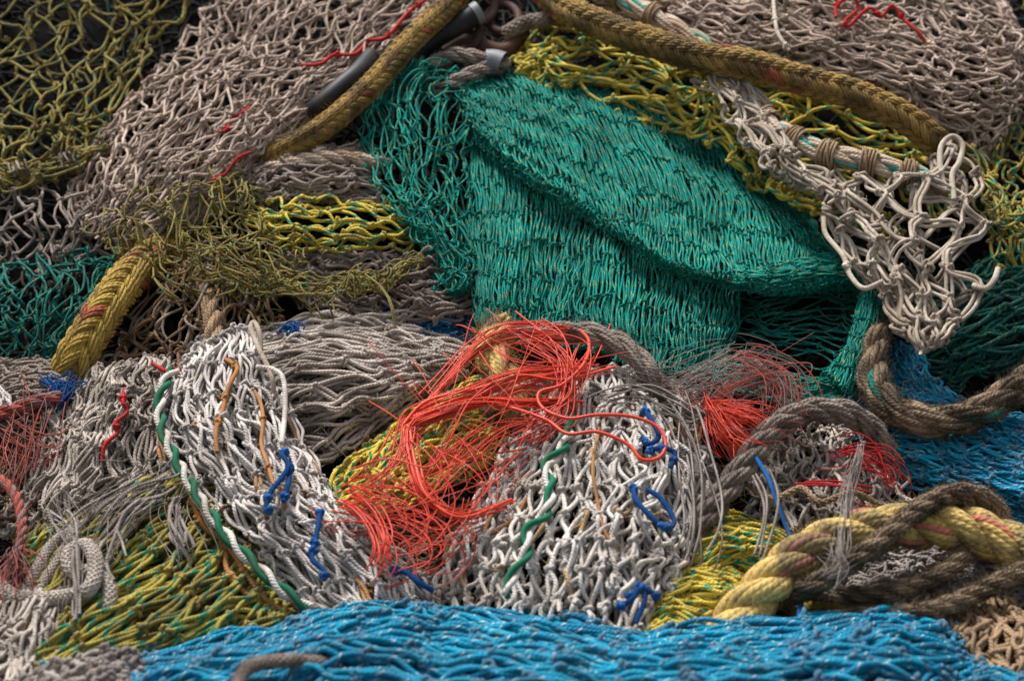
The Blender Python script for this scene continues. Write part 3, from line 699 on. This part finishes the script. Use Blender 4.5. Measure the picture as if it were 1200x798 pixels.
net('pale', 'pale net of straight stretched strands in the bottom left corner',
    [[(10, 690, .05), (40, 690, .06), (75, 695, .05)], [(-10, 740, .06), (28, 740, .08), (70, 740, .06)], [(-30, 790, .06), (15, 795, .08), (60, 800, .06)], [(-50, 850, .06), (10, 850, .08), (60, 850, .06)]], ns=8, nt=5, r=.0023, layers=3, bow=.06, jit=.3, seed=131, double=True, knot=1.8)
rope('pale', 'thick pale braided cord looped in a knot near the lower left corner', [(80, 745, .05), (120, 720, .07), (128, 690, .085), (110, 672, .09), (85, 668, .09), (82, 648, .095), (102, 640, .10), (112, 660, .105), (104, 690, .10), (70, 700, .08), (20, 700, .07), (-20, 670, .05)], .0082, kind='cover', pitch=.05, seed=21, fz=200, fl=.006, cat='rope')
rope('pale', 'grubby pale cord arching beside the knotted pale cord', [(40, 700, .04), (70, 655, .06), (85, 625, .07), (60, 640, .06), (30, 690, .05)], .0062, kind='cover', pitch=.04, seed=22, fz=120, fl=.006)
o, C = rope('dred', 'faded pink red rope hanging with a frayed end at the left edge', [(-20, 555, .05), (5, 565, .065), (22, 590, .07), (26, 625, .07), (20, 655, .07)], .0058, kind='twist', seed=23, fz=150, fl=.006)
g = Geo(); strands_into(g, [(20, 650, .07), (14, 675, .07), (0, 700, .065)], 80, .0007, .003, .006, seed=24, K=16, fr=30., fan=1.2, u0=(0, .05), u1=(.6, 1)); g.build('frayed_end', M['dred'], o)

# ------------------------------------------------------------------ pale bundle, white nets
pb = net('pale', 'pale grey net drawn out into a long combed bundle behind the left white net',
    [([[(285, 400, .0), (300, 430, .04), (320, 475, .04), (345, 545, .0)], [(350, 378, .01), (365, 415, .06), (380, 465, .055), (395, 530, .01)], [(420, 375, .01), (430, 410, .065), (440, 455, .055), (435, 510, .01)],
       [(490, 385, .0), (492, 415, .05), (490, 450, .045), (480, 490, .0)], [(545, 405, -.02), (545, 425, .01), (535, 450, .01), (515, 480, -.01)]], {})],
    ns=12, nt=7, r=.0024, layers=3, bow=.05, wig=.05, jit=.3, seed=141, fz=400, double=True, dh=.013, knot=1.8, shrink=.5, ease=.6)
net('yellow', 'yellow and green net stretched under the red line tangle in the middle',
    [[(380, 575, .0), (400, 600, .01), (420, 630, .0)], [(420, 530, .02), (445, 560, .04), (470, 600, .02)], [(470, 490, .03), (495, 520, .05), (520, 570, .02)], [(540, 450, .03), (560, 490, .05), (575, 540, .02)], [(590, 420, .0), (620, 460, .02), (630, 510, .0)]],
    ns=10, nt=9, r=.0025, layers=3, bow=.06, jit=.3, seed=143, dh=.009)
o, C = rope('prope', 'fuzzy straw coloured rope end under the red line tangle', [(640, 520, .02), (610, 480, .06), (588, 440, .085), (575, 405, .08), (595, 385, .05)], .021, kind='twist', seed=25, fz=1200, fl=.014)
rope('wrope', 'short fuzzy straw rope piece beside the straw rope end', [(560, 470, .05), (600, 460, .08), (640, 450, .06)], .016, kind='twist', seed=26, fz=600, fl=.014)
net('drab', 'dark brown net in the hollow below the red line tangle', [[(395, 600, -.02), (420, 680, .0)], [(460, 570, -.02), (480, 690, .0)], [(520, 560, -.02), (540, 690, -.01)], [(580, 540, -.03), (590, 690, -.02)]], ns=10, nt=8, r=.0022, layers=2, bow=.2, seed=144)

wl = net('white', 'white knotted net mound at the left with green and white lacing down its edge',
    [[(205, 440, .01), (235, 405, .05), (275, 388, .06), (322, 398, .02)], [(182, 478, .02), (228, 455, .08), (280, 445, .09), (338, 452, .03)], [(188, 535, .02), (240, 515, .095), (300, 505, .10), (355, 515, .04)],
     [(222, 590, .02), (275, 575, .095), (330, 568, .10), (385, 580, .05)], [(262, 645, .02), (320, 630, .09), (375, 625, .10), (440, 635, .04)], [(325, 705, .02), (375, 690, .07), (430, 685, .08), (500, 690, .03)], [(370, 745, .0), (410, 740, .04), (460, 738, .05), (520, 735, .01)]],
    ns=11, nt=12, r=.0021, tails=.15, layers=3, bow=.06, wig=.05, jit=.15, seed=151, fz=500, double=True, dh=.024, knot=2.8, amp=.004, S=7, K=11, shrink=.3, ease=1.3)
def lacing(parent, pts, seed, R=.0052):
    C = curve(pts, .002)
    T, A, B = frames(C[None])
    st = helix(C, R * .75, .062, 2, seed)
    q = Geo(); q.tubes(st[:1], R * .72, 9, seed, cap=True); q.build('green_lacing', M['lace'], parent)
    q = Geo(); q.tubes(st[1:], R * .66, 9, seed, cap=True); q.build('white_lacing', M['white2'], parent)
lacing(wl, [(205, 432, .055), (192, 452, .07), (187, 480, .075), (193, 510, .085), (205, 535, .092), (222, 565, .10), (245, 600, .105), (272, 635, .10), (300, 662, .09), (330, 690, .08), (365, 715, .06)], 1)
along(wl, 'orange', 'orange_cord', [(218, 585, .05), (235, 605, .068), (240, 625, .07), (255, 640, .07), (262, 662, .07), (278, 675, .07), (298, 700, .06)], .0028, seed=31, knots=(.25, .55, .8), wob=.005)
along(wl, 'orange', 'orange_cord', [(225, 592, .05), (250, 612, .068), (258, 635, .07), (275, 655, .07), (285, 668, .07), (305, 690, .06), (330, 712, .05)], .0028, seed=32, knots=(.2, .5, .7), wob=.005)
along(wl, 'orange', 'orange_cord', [(262, 420, .085), (272, 432, .105), (268, 455, .11), (264, 475, .11), (258, 500, .115), (262, 530, .115)], .0026, seed=33, knots=(.15, .5, .75), wob=.005)
along(wl, 'orange', 'orange_cord', [(300, 450, .09), (302, 480, .115), (312, 520, .12), (318, 560, .12), (332, 575, .12), (340, 600, .11)], .0022, seed=34, knots=(.3, .7), wob=.006)
along(wl, 'cord', 'cord_loop', [(322, 470, .07), (318, 440, .10), (304, 410, .105), (294, 385, .10), (298, 378, .10), (304, 390, .10), (306, 410, .09)], .003, seed=35)
along(wl, 'white2', 'cord_loop', [(300, 430, .10), (320, 433, .105), (332, 445, .105), (334, 480, .10), (330, 520, .10)], .003, seed=36)
for k, (pts, kn) in enumerate([([(337, 530, .10), (330, 532, .125), (338, 545, .13), (330, 560, .13), (318, 575, .13), (312, 592, .125), (318, 600, .12)], (.1, .85, .97)),
                               ([(340, 545, .11), (338, 565, .125), (332, 588, .12)], (.1, .9)),
                               ([(375, 600, .12), (372, 620, .13), (368, 640, .13), (366, 655, .13), (378, 668, .125), (380, 680, .12)], (.02, .5, .62, .95)),
                               ([(458, 668, .07), (475, 670, .085), (490, 682, .085), (508, 692, .07)], (.1,))]):
    along(wl, 'tie', 'blue_tie', [(a_, b_, c_ + .012) for a_, b_, c_ in pts], .0028, seed=40 + k, knots=kn, kind='cover', pitch=.018, fz=40, fl=.004)

wc = net('white2', 'white knotted net mound in the middle with green lacing and blue cord ties',
    [[(628, 452, .02), (665, 440, .05), (710, 436, .06), (760, 442, .055), (808, 462, .02)], [(598, 505, .03), (645, 495, .09), (705, 492, .10), (765, 497, .095), (822, 518, .03)], [(572, 560, .04), (625, 555, .11), (695, 555, .12), (765, 558, .11), (832, 575, .03)],
     [(545, 615, .04), (605, 615, .11), (685, 618, .125), (762, 620, .11), (832, 632, .03)], [(522, 668, .03), (590, 672, .10), (670, 678, .115), (750, 678, .10), (812, 680, .03)], [(505, 725, .02), (580, 738, .07), (660, 746, .08), (740, 745, .07), (790, 735, .02)]],
    ns=16, nt=10, r=.0025, layers=3, bow=.08, wig=.07, jit=.16, seed=161, dh=.024, knot=2.5, tails=.15, amp=.004, S=7, K=12, shrink=.25, ease=1.35, fz=500)
g = Geo(); net_into(g, [[(700, 436, .06), (760, 442, .055), (815, 462, .03)], [(705, 492, .10), (765, 497, .10), (828, 518, .05)], [(690, 555, .12), (765, 558, .115), (836, 575, .05)], [(680, 618, .125), (762, 620, .115), (834, 632, .05)], [(660, 690, .11), (745, 690, .10), (805, 690, .05)]],
    ns=6, nt=8, r=.0022, layers=1, bow=.08, wig=.08, jit=.35, ease=1.3, seed=163, double=True, knot=2.0, S=6, K=10)
g.build('doubled_mesh', M['white'], wc)
lacing(wc, [(672, 452, .085), (662, 475, .115), (668, 500, .12), (656, 530, .14), (640, 545, .14), (645, 570, .145), (640, 600, .15), (618, 622, .145), (618, 645, .145), (598, 680, .135), (592, 700, .125)], 3, .0048)
for k, (pts, kn) in enumerate([([(755, 480, .11), (765, 495, .125), (772, 512, .125), (760, 520, .125), (752, 512, .125)], (.05, .9)),
                               ([(758, 530, .12), (772, 525, .13), (790, 530, .125), (786, 548, .12)], (.1, .35, .8)),
                               ([(742, 572, .12), (745, 585, .135), (760, 602, .14), (780, 618, .135), (790, 610, .13), (775, 585, .13), (758, 573, .13)], (.0, .5, .55)),
                               ([(725, 712, .10), (742, 700, .115), (750, 685, .12), (756, 700, .115), (745, 730, .10)], (.05, .4, .5)),
                               ([(735, 700, .11), (755, 690, .12), (772, 700, .11)], (.1, .5, .9))]):
    along(wc, 'tie', 'blue_tie', [(a_, b_, c_ + .012) for a_, b_, c_ in pts], .0027, seed=50 + k, knots=kn, kind='cover', pitch=.018, fz=40, fl=.004)
along(wc, 'orange', 'orange_cord', [(600, 575, .06), (578, 600, .08), (570, 625, .08), (600, 610, .09), (620, 580, .10)], .0022, seed=60)
along(wc, 'orange', 'orange_cord', [(705, 500, .12), (695, 530, .135), (690, 565, .14), (700, 600, .14), (722, 640, .13)], .0018, seed=61, wob=.006)

strands('grey', 'thin grey cords trailing across the top of the middle white net', [
    ([(700, 470, .11), (750, 455, .12), (800, 475, .11), (830, 490, .09), (840, 470, .08), (850, 450, .08)], 7, dict(r=.0016, spread=.006, wander=.008, seed=1)),
    ([(790, 470, .09), (815, 520, .10), (830, 580, .09), (825, 640, .08), (800, 690, .06)], 9, dict(r=.0016, spread=.010, wander=.012, seed=2)),
    ([(720, 440, .09), (790, 455, .10), (850, 440, .09), (930, 445, .07)], 30, dict(r=.0005, spread=.008, wander=.020, seed=3)),
    ([(870, 420, .07), (830, 440, .09), (790, 460, .09)], 30, dict(r=.0005, spread=.010, wander=.016, seed=4))], 'cord', 'thin_cord')

# ------------------------------------------------------------------ ropes round the middle
rope('grope', 'grey braided rope arching over the top of the middle white net', [(600, 400, .06), (640, 392, .085), (685, 390, .10), (725, 402, .11), (752, 425, .105), (770, 452, .09), (778, 475, .06)], .0135, kind='twist', pitch=.12, seed=27, fz=600, fl=.010)
rope('grope', 'thick grey rope looping up to the right of the middle white net', [(790, 670, .02), (812, 628, .055), (840, 590, .08), (870, 548, .09), (900, 508, .095), (940, 484, .09), (985, 482, .08), (1018, 500, .05), (1040, 530, .01), (1050, 570, -.04)], .0145, kind='twist', seed=28, fz=900, fl=.010)
rf, C = rope('grope', 'grey twine lashing that gathers a fan of frayed red fibres', [(822, 500, .06), (832, 470, .085), (850, 450, .09), (880, 425, .08), (895, 430, .075), (915, 460, .07), (915, 500, .06)], .0022, kind='solid', seed=2, cat='frayed fibres', name='fibre_fan')
g = Geo()
strands_into(g, [(832, 474, .085), (850, 482, .10), (878, 492, .105), (902, 508, .09)], 110, .0006, .002, .006, seed=171, K=24, fr=30., fan=.7, u0=(0, .05), u1=(.5, 1))
strands_into(g, [(832, 474, .085), (845, 500, .10), (860, 520, .095), (880, 535, .08)], 120, .0006, .002, .006, seed=172, K=24, fr=30., fan=.8, u0=(0, .05), u1=(.5, 1))
g.build('red_fibres', M['red'], rf)
g = Geo()
strands_into(g, [(832, 474, .085), (855, 455, .10), (885, 440, .10), (925, 430, .08)], 50, .0004, .003, .008, seed=173, K=24, fr=30., fan=.6, u0=(0, .05), u1=(.5, 1))
strands_into(g, [(860, 420, .08), (890, 430, .09), (920, 450, .09), (925, 490, .08)], 60, .0006, .004, .012, seed=174, K=24, fr=26., fan=.4)
strands_into(g, [(800, 450, .08), (830, 470, .10), (870, 500, .10), (930, 510, .08)], 20, .0005, .006, .014, seed=175, K=24, fr=26., fan=.4)
g.build('faded_fibres', M['dred'], rf)

# ------------------------------------------------------------------ red line tangle
g = Geo()
for k, (gd, n, sp, wa, r) in enumerate([
    ([(690, 400, .09), (640, 394, .10), (592, 394, .11), (552, 414, .11), (517, 452, .115), (480, 492, .115)], 16, .004, .007, .0009),
    ([(700, 430, .10), (660, 436, .13), (610, 446, .14), (555, 466, .14), (500, 484, .13), (475, 500, .12), (474, 530, .11)], 21, .004, .007, .0010),
    ([(680, 470, .12), (620, 472, .135), (565, 470, .14), (515, 484, .14), (484, 505, .13), (490, 560, .13), (508, 592, .12), (550, 606, .11), (600, 590, .09)], 18, .003, .005, .0011),
    ([(690, 400, .10), (668, 450, .13), (640, 490, .13), (590, 500, .13), (540, 530, .12), (480, 570, .11), (420, 595, .10)], 13, .010, .016, .0009),
    ([(400, 582, .09), (445, 572, .115), (490, 585, .12), (520, 560, .12), (550, 520, .12), (600, 480, .12)], 9, .010, .016, .0009),
    ([(402, 588, .09), (425, 596, .115), (444, 618, .12), (452, 645, .12), (440, 672, .10)], 27, .005, .005, .0011),
    ([(420, 600, .10), (470, 600, .12), (505, 620, .12), (508, 650, .11), (470, 668, .10)], 16, .014, .014, .0009),
    ([(480, 520, .11), (520, 560, .12), (550, 600, .11), (530, 640, .10), (480, 665, .09)], 9, .014, .02, .0007),
    ([(615, 390, .12), (655, 415, .14), (662, 455, .14), (650, 490, .13), (600, 520, .12)], 18, .007, .012, .0010),
    ([(560, 400, .12), (600, 430, .14), (660, 440, .14), (720, 430, .12)], 9, .012, .022, .0007),
    ([(500, 480, .11), (560, 540, .12), (600, 500, .12), (640, 420, .12)], 16, .02, .035, .0005),
    ([(420, 560, .10), (480, 620, .11), (540, 600, .11), (560, 540, .11)], 18, .02, .035, .0005),
    ([(475, 500, .12), (466, 540, .12), (440, 568, .12), (405, 590, .10)], 11, .006, .012, .0009)]):
    strands_into(g, gd, n, r, sp, wa, seed=180 + k, K=34, S=4, fr=16.)
rt = g.build('fishing_line', M['red'], None, 'orange red fishing line tangled in a mass between the two white nets', 'fishing line')
along(rt, 'red', 'thick_line', [(560, 470, .13), (600, 478, .145), (640, 492, .15), (665, 508, .155), (700, 506, .16), (735, 520, .155), (752, 538, .15), (772, 536, .145), (780, 520, .145), (770, 500, .15), (740, 488, .155), (700, 486, .16), (665, 490, .155), (636, 478, .15), (632, 460, .15), (660, 450, .15), (685, 425, .145), (690, 400, .13), (678, 385, .11)], .0020, seed=1)
along(rt, 'red', 'thick_line', [(470, 500, .14), (500, 470, .15), (560, 455, .15), (610, 440, .15), (660, 445, .14), (720, 430, .12)], .0017, seed=2)
along(rt, 'red', 'thick_line', [(480, 500, .14), (486, 540, .14), (500, 580, .135), (540, 606, .125), (600, 585, .11)], .0018, seed=3)

# ------------------------------------------------------------------ right front
net('blue', 'bright blue net with white flecks lying under the brown rope loop at the right',
    [([[(985, 430, -.05), (980, 470, -.03), (985, 520, -.03), (1000, 560, -.05)], [(1040, 440, -.03), (1040, 480, .0), (1045, 525, .0), (1060, 570, -.03)], [(1100, 470, -.03), (1100, 500, .015), (1105, 540, .015), (1110, 580, -.02)],
       [(1160, 490, -.03), (1160, 515, .02), (1160, 560, .02), (1160, 600, -.02)], [(1240, 500, -.03), (1240, 530, .02), (1240, 580, .02), (1240, 625, -.02)]], {}),
     ([[(1040, 400, -.05), (1075, 400, -.05)], [(1050, 430, -.03), (1090, 430, -.04)], [(1070, 470, -.02), (1110, 460, -.03)], [(1100, 500, -.02), (1150, 490, -.03)]], dict(ns=6, nt=7, seed=202, layers=2))],
    ns=11, nt=9, r=.0023, layers=3, bow=.04, wig=.05, jit=.3, seed=201, dh=.012, knot=2.0, shrink=.4, double=True, ease=.6)
rope('brope', 'heavy dark brown rope hanging in a loop at the right edge under the cream net', [(1060, 340, -.03), (1036, 372, .0), (1022, 412, .03), (1026, 455, .045), (1055, 484, .055), (1105, 494, .06), (1155, 480, .06), (1200, 450, .05), (1245, 415, .03)], .0185, kind='twist', pitch=.13, seed=29, fz=7000, wob=.0015, fl=.006)
net('pale', 'pale grey net heaped between the thick grey rope loop and the yellow rope',
    [([[(870, 540, -.02), (930, 505, .02), (990, 505, .02), (1060, 550, -.02)], [(875, 580, .0), (935, 555, .045), (1000, 550, .045), (1065, 580, .0)], [(890, 620, .0), (945, 605, .04), (1000, 595, .04), (1070, 610, .0)], [(910, 660, -.02), (960, 650, .0), (1010, 640, .0), (1070, 640, -.02)]], {})],
    ns=12, nt=8, r=.0021, layers=3, bow=.26, wig=.15, jit=.5, seed=205, fz=400, dh=.014)
strands('crim', 'small tuft of red fibres on the pale grey net near the blue net', [([(980, 535, .05), (1010, 530, .07), (1040, 545, .07), (1055, 570, .06)], 26, dict(spread=.005, wander=.014, fr=30.)), ([(930, 560, .06), (980, 560, .07), (1030, 570, .07)], 4, dict(spread=.006, wander=.01, r=.0012, seed=7))], 'fibre tuft', 'fibre_tuft', r=.0007)
rope('tie', 'straight blue cord slanting down in front of the grey rope loop', [(882, 530, .10), (900, 560, .115), (915, 600, .11), (928, 635, .10)], .0024, kind='solid', seed=3, cat='cord', name='thin_cord')
rope('tie', 'short blue cord hanging beneath the big yellow and pink rope', [(940, 700, .08), (937, 720, .09), (940, 745, .09)], .003, kind='solid', seed=4, cat='cord', name='thin_cord')
net('yellow', 'tight yellow and green net roll beside the big yellow and pink rope',
    [([[(790, 628, .02), (812, 652, .05), (815, 690, .03)], [(830, 604, .02), (850, 635, .07), (860, 672, .04)], [(875, 608, .02), (890, 638, .07), (890, 685, .04)], [(925, 630, .02), (925, 662, .05), (915, 700, .02)], [(955, 670, .0), (945, 695, .02), (935, 720, .0)]], {}),
     ([[(765, 665, .02), (775, 690, .05), (770, 730, .03)], [(800, 650, .02), (820, 680, .075), (815, 725, .05)], [(845, 655, .02), (862, 688, .075), (855, 735, .05)], [(890, 680, .0), (900, 712, .04), (890, 750, .03)]], dict(ns=8, nt=5, seed=212)),
     ([[(930, 700, .02), (950, 745, .03)], [(975, 690, .04), (985, 745, .05)], [(1030, 700, .0), (1030, 750, .02)]], dict(ns=6, nt=5, seed=213)),
     ([[(755, 705, .05), (758, 745, .06)], [(790, 705, .07), (790, 745, .08)], [(830, 715, .06), (840, 755, .07)], [(870, 735, .04), (870, 760, .05)]], dict(ns=5, nt=5, seed=214))],
    ns=8, nt=6, r=.0022, layers=2, bow=.03, wig=.03, jit=.25, seed=211, dh=.011, knot=2.0, S=7, double=True, ease=.5, amp=.003)
rope('prope', 'thick yellow and pink three strand rope curving across the lower right', [(830, 775, .03), (862, 728, .07), (900, 685, .10), (945, 648, .115), (1000, 626, .12), (1060, 616, .115), (1120, 618, .11), (1175, 635, .10), (1240, 672, .08)], .0245, kind='twist', pitch=.12, yarns=9, seed=31, fz=1500, fl=.008, wob=.001)
rope('brope', 'fuzzy brown rope crossing over the thick yellow and pink rope', [(1175, 640, .05), (1168, 600, .09), (1140, 580, .13), (1105, 582, .15), (1065, 607, .165), (1025, 640, .165), (985, 668, .145), (950, 688, .12), (900, 705, .04), (830, 705, .04), (780, 695, .0)], .0112, kind='twist', seed=32, fz=4500, fl=.005, wob=.0012)
rope('brope', 'fuzzy brown rope bending in a bow just below the thick yellow rope', [(1160, 600, .02), (1138, 640, .08), (1105, 672, .10), (1060, 690, .105), (1010, 698, .10), (950, 690, .08), (900, 690, .03)], .0102, kind='twist', seed=33, fz=3500, wob=.0012, fl=.006)
rope('brope', 'lowest fuzzy brown rope running in from the right edge', [(1250, 640, .08), (1200, 668, .095), (1160, 688, .10), (1110, 708, .10), (1060, 720, .10), (1000, 722, .085), (950, 735, .06)], .0102, kind='twist', seed=34, fz=3500, wob=.0012, fl=.006)
net('grey', 'dark grey net packed in behind the brown ropes at the lower right',
    [[(1000, 640, .02), (1000, 720, .04)], [(1060, 630, .03), (1060, 730, .05)], [(1130, 640, .03), (1130, 740, .06)], [(1190, 660, .03), (1190, 760, .06)], [(1250, 670, .03), (1250, 770, .06)]],
    ns=11, nt=13, r=.0022, layers=3, bow=.2, jit=.35, seed=221, dh=.009)
net('tan', 'knotted tan twine net hanging in the bottom right corner',
    [[(1105, 700, .05), (1150, 700, .07), (1200, 705, .07), (1250, 700, .06)], [(1110, 740, .06), (1155, 745, .09), (1200, 745, .09), (1250, 740, .07)], [(1120, 775, .06), (1160, 785, .08), (1205, 790, .08), (1250, 785, .07)], [(1120, 820, .05), (1160, 830, .06), (1205, 830, .06), (1250, 830, .06)]],
    ns=7, nt=7, r=.0026, layers=2, bow=.08, jit=.25, seed=223, double=True, knot=2.1)
strands('grey', 'pale wispy threads hanging in front of the yellow and pink rope', [([(1010, 520, .10), (1000, 560, .13), (992, 610, .15), (985, 650, .155), (975, 680, .14)], 26, dict(r=.0005, spread=.002, wander=.005, fr=30.)), ([(975, 650, .155), (990, 665, .155), (970, 685, .15)], 22, dict(r=.0005, spread=.004, wander=.012, fr=40., seed=8)),
    ([(885, 540, .12), (905, 590, .12), (893, 650, .10), (880, 680, .09)], 3, dict(r=.0014, spread=.004, wander=.006, seed=9))], 'thread', 'loose_thread')

# ------------------------------------------------------------------ foreground blue net
bf = net('blue', 'bright blue net with pale knots lying along the whole front of the heap',
    [([[(40, 790, .08), (40, 815, .14), (40, 860, .14)], [(140, 780, .09), (160, 808, .16), (175, 860, .16)], [(280, 750, .09), (285, 790, .18), (285, 860, .18)], [(400, 720, .09), (405, 768, .19), (405, 860, .19)], [(520, 712, .09), (520, 765, .19), (520, 860, .19)],
       [(640, 730, .10), (640, 775, .20), (640, 860, .20)], [(760, 744, .10), (760, 785, .20), (760, 860, .20)], [(880, 736, .10), (880, 780, .20), (880, 860, .20)], [(1000, 724, .10), (1000, 775, .20), (1000, 860, .20)], [(1075, 722, .08), (1080, 775, .18), (1080, 860, .18)], [(1128, 752, .02), (1135, 790, .10), (1135, 860, .12)]], {}),
     ([[(1080, 800, .15), (1080, 860, .15)], [(1150, 788, .14), (1150, 860, .14)], [(1240, 795, .14), (1240, 860, .14)]], dict(ns=6, nt=5, seed=232))],
    ns=11, nt=17, r=.0031, layers=3, bow=.03, wig=.04, jit=.28, seed=231, dh=.012, knot=2.0, S=7, shrink=.4, double=True, ease=.55)
rope('grope', 'pale grey cord end curled on the front blue net', [(262, 850, .20), (283, 792, .22), (305, 777, .223), (340, 774, .218), (385, 778, .195), (400, 786, .16)], .0065, kind='cover', seed=41, fz=150, fl=.006)
net('grey', 'grey net scrap hanging over the left end of the front blue net', [[(30, 795, .12), (30, 860, .14)], [(75, 775, .16), (75, 860, .16)], [(125, 768, .17), (125, 860, .17)], [(165, 775, .14), (165, 860, .16)]], ns=8, nt=7, r=.003, layers=2, bow=.12, seed=233)
strands('tie', 'tiny scrap of bright blue twine on top of the pale combed bundle', [([(330, 388, .04), (340, 382, .055), (350, 384, .06), (346, 392, .055)], 14, dict(r=.0012, spread=.002, wander=.005, K=16, S=4, fr=40.))], 'twine scrap', 'twine_scrap')
rope('dred', 'short faded brownish red rope end beside the blue cord scrap at the left edge', [(-30, 492, .02), (10, 482, .045), (45, 470, .05), (72, 466, .04)], .0085, kind='twist', seed=51, fz=200, fl=.006)
g = Geo()
rope_into(g, [(868, 565, .05), (900, 580, .075), (935, 572, .07), (965, 590, .08), (1000, 575, .075), (1030, 590, .06)], .0036, kind='twist', yarns=1, seed=52, wob=.006, fz=60, fl=.004)
g.build('thin_cord', M['tan'], None, 'thin tan cord wandering across the pale net heaped behind the yellow rope', 'cord')
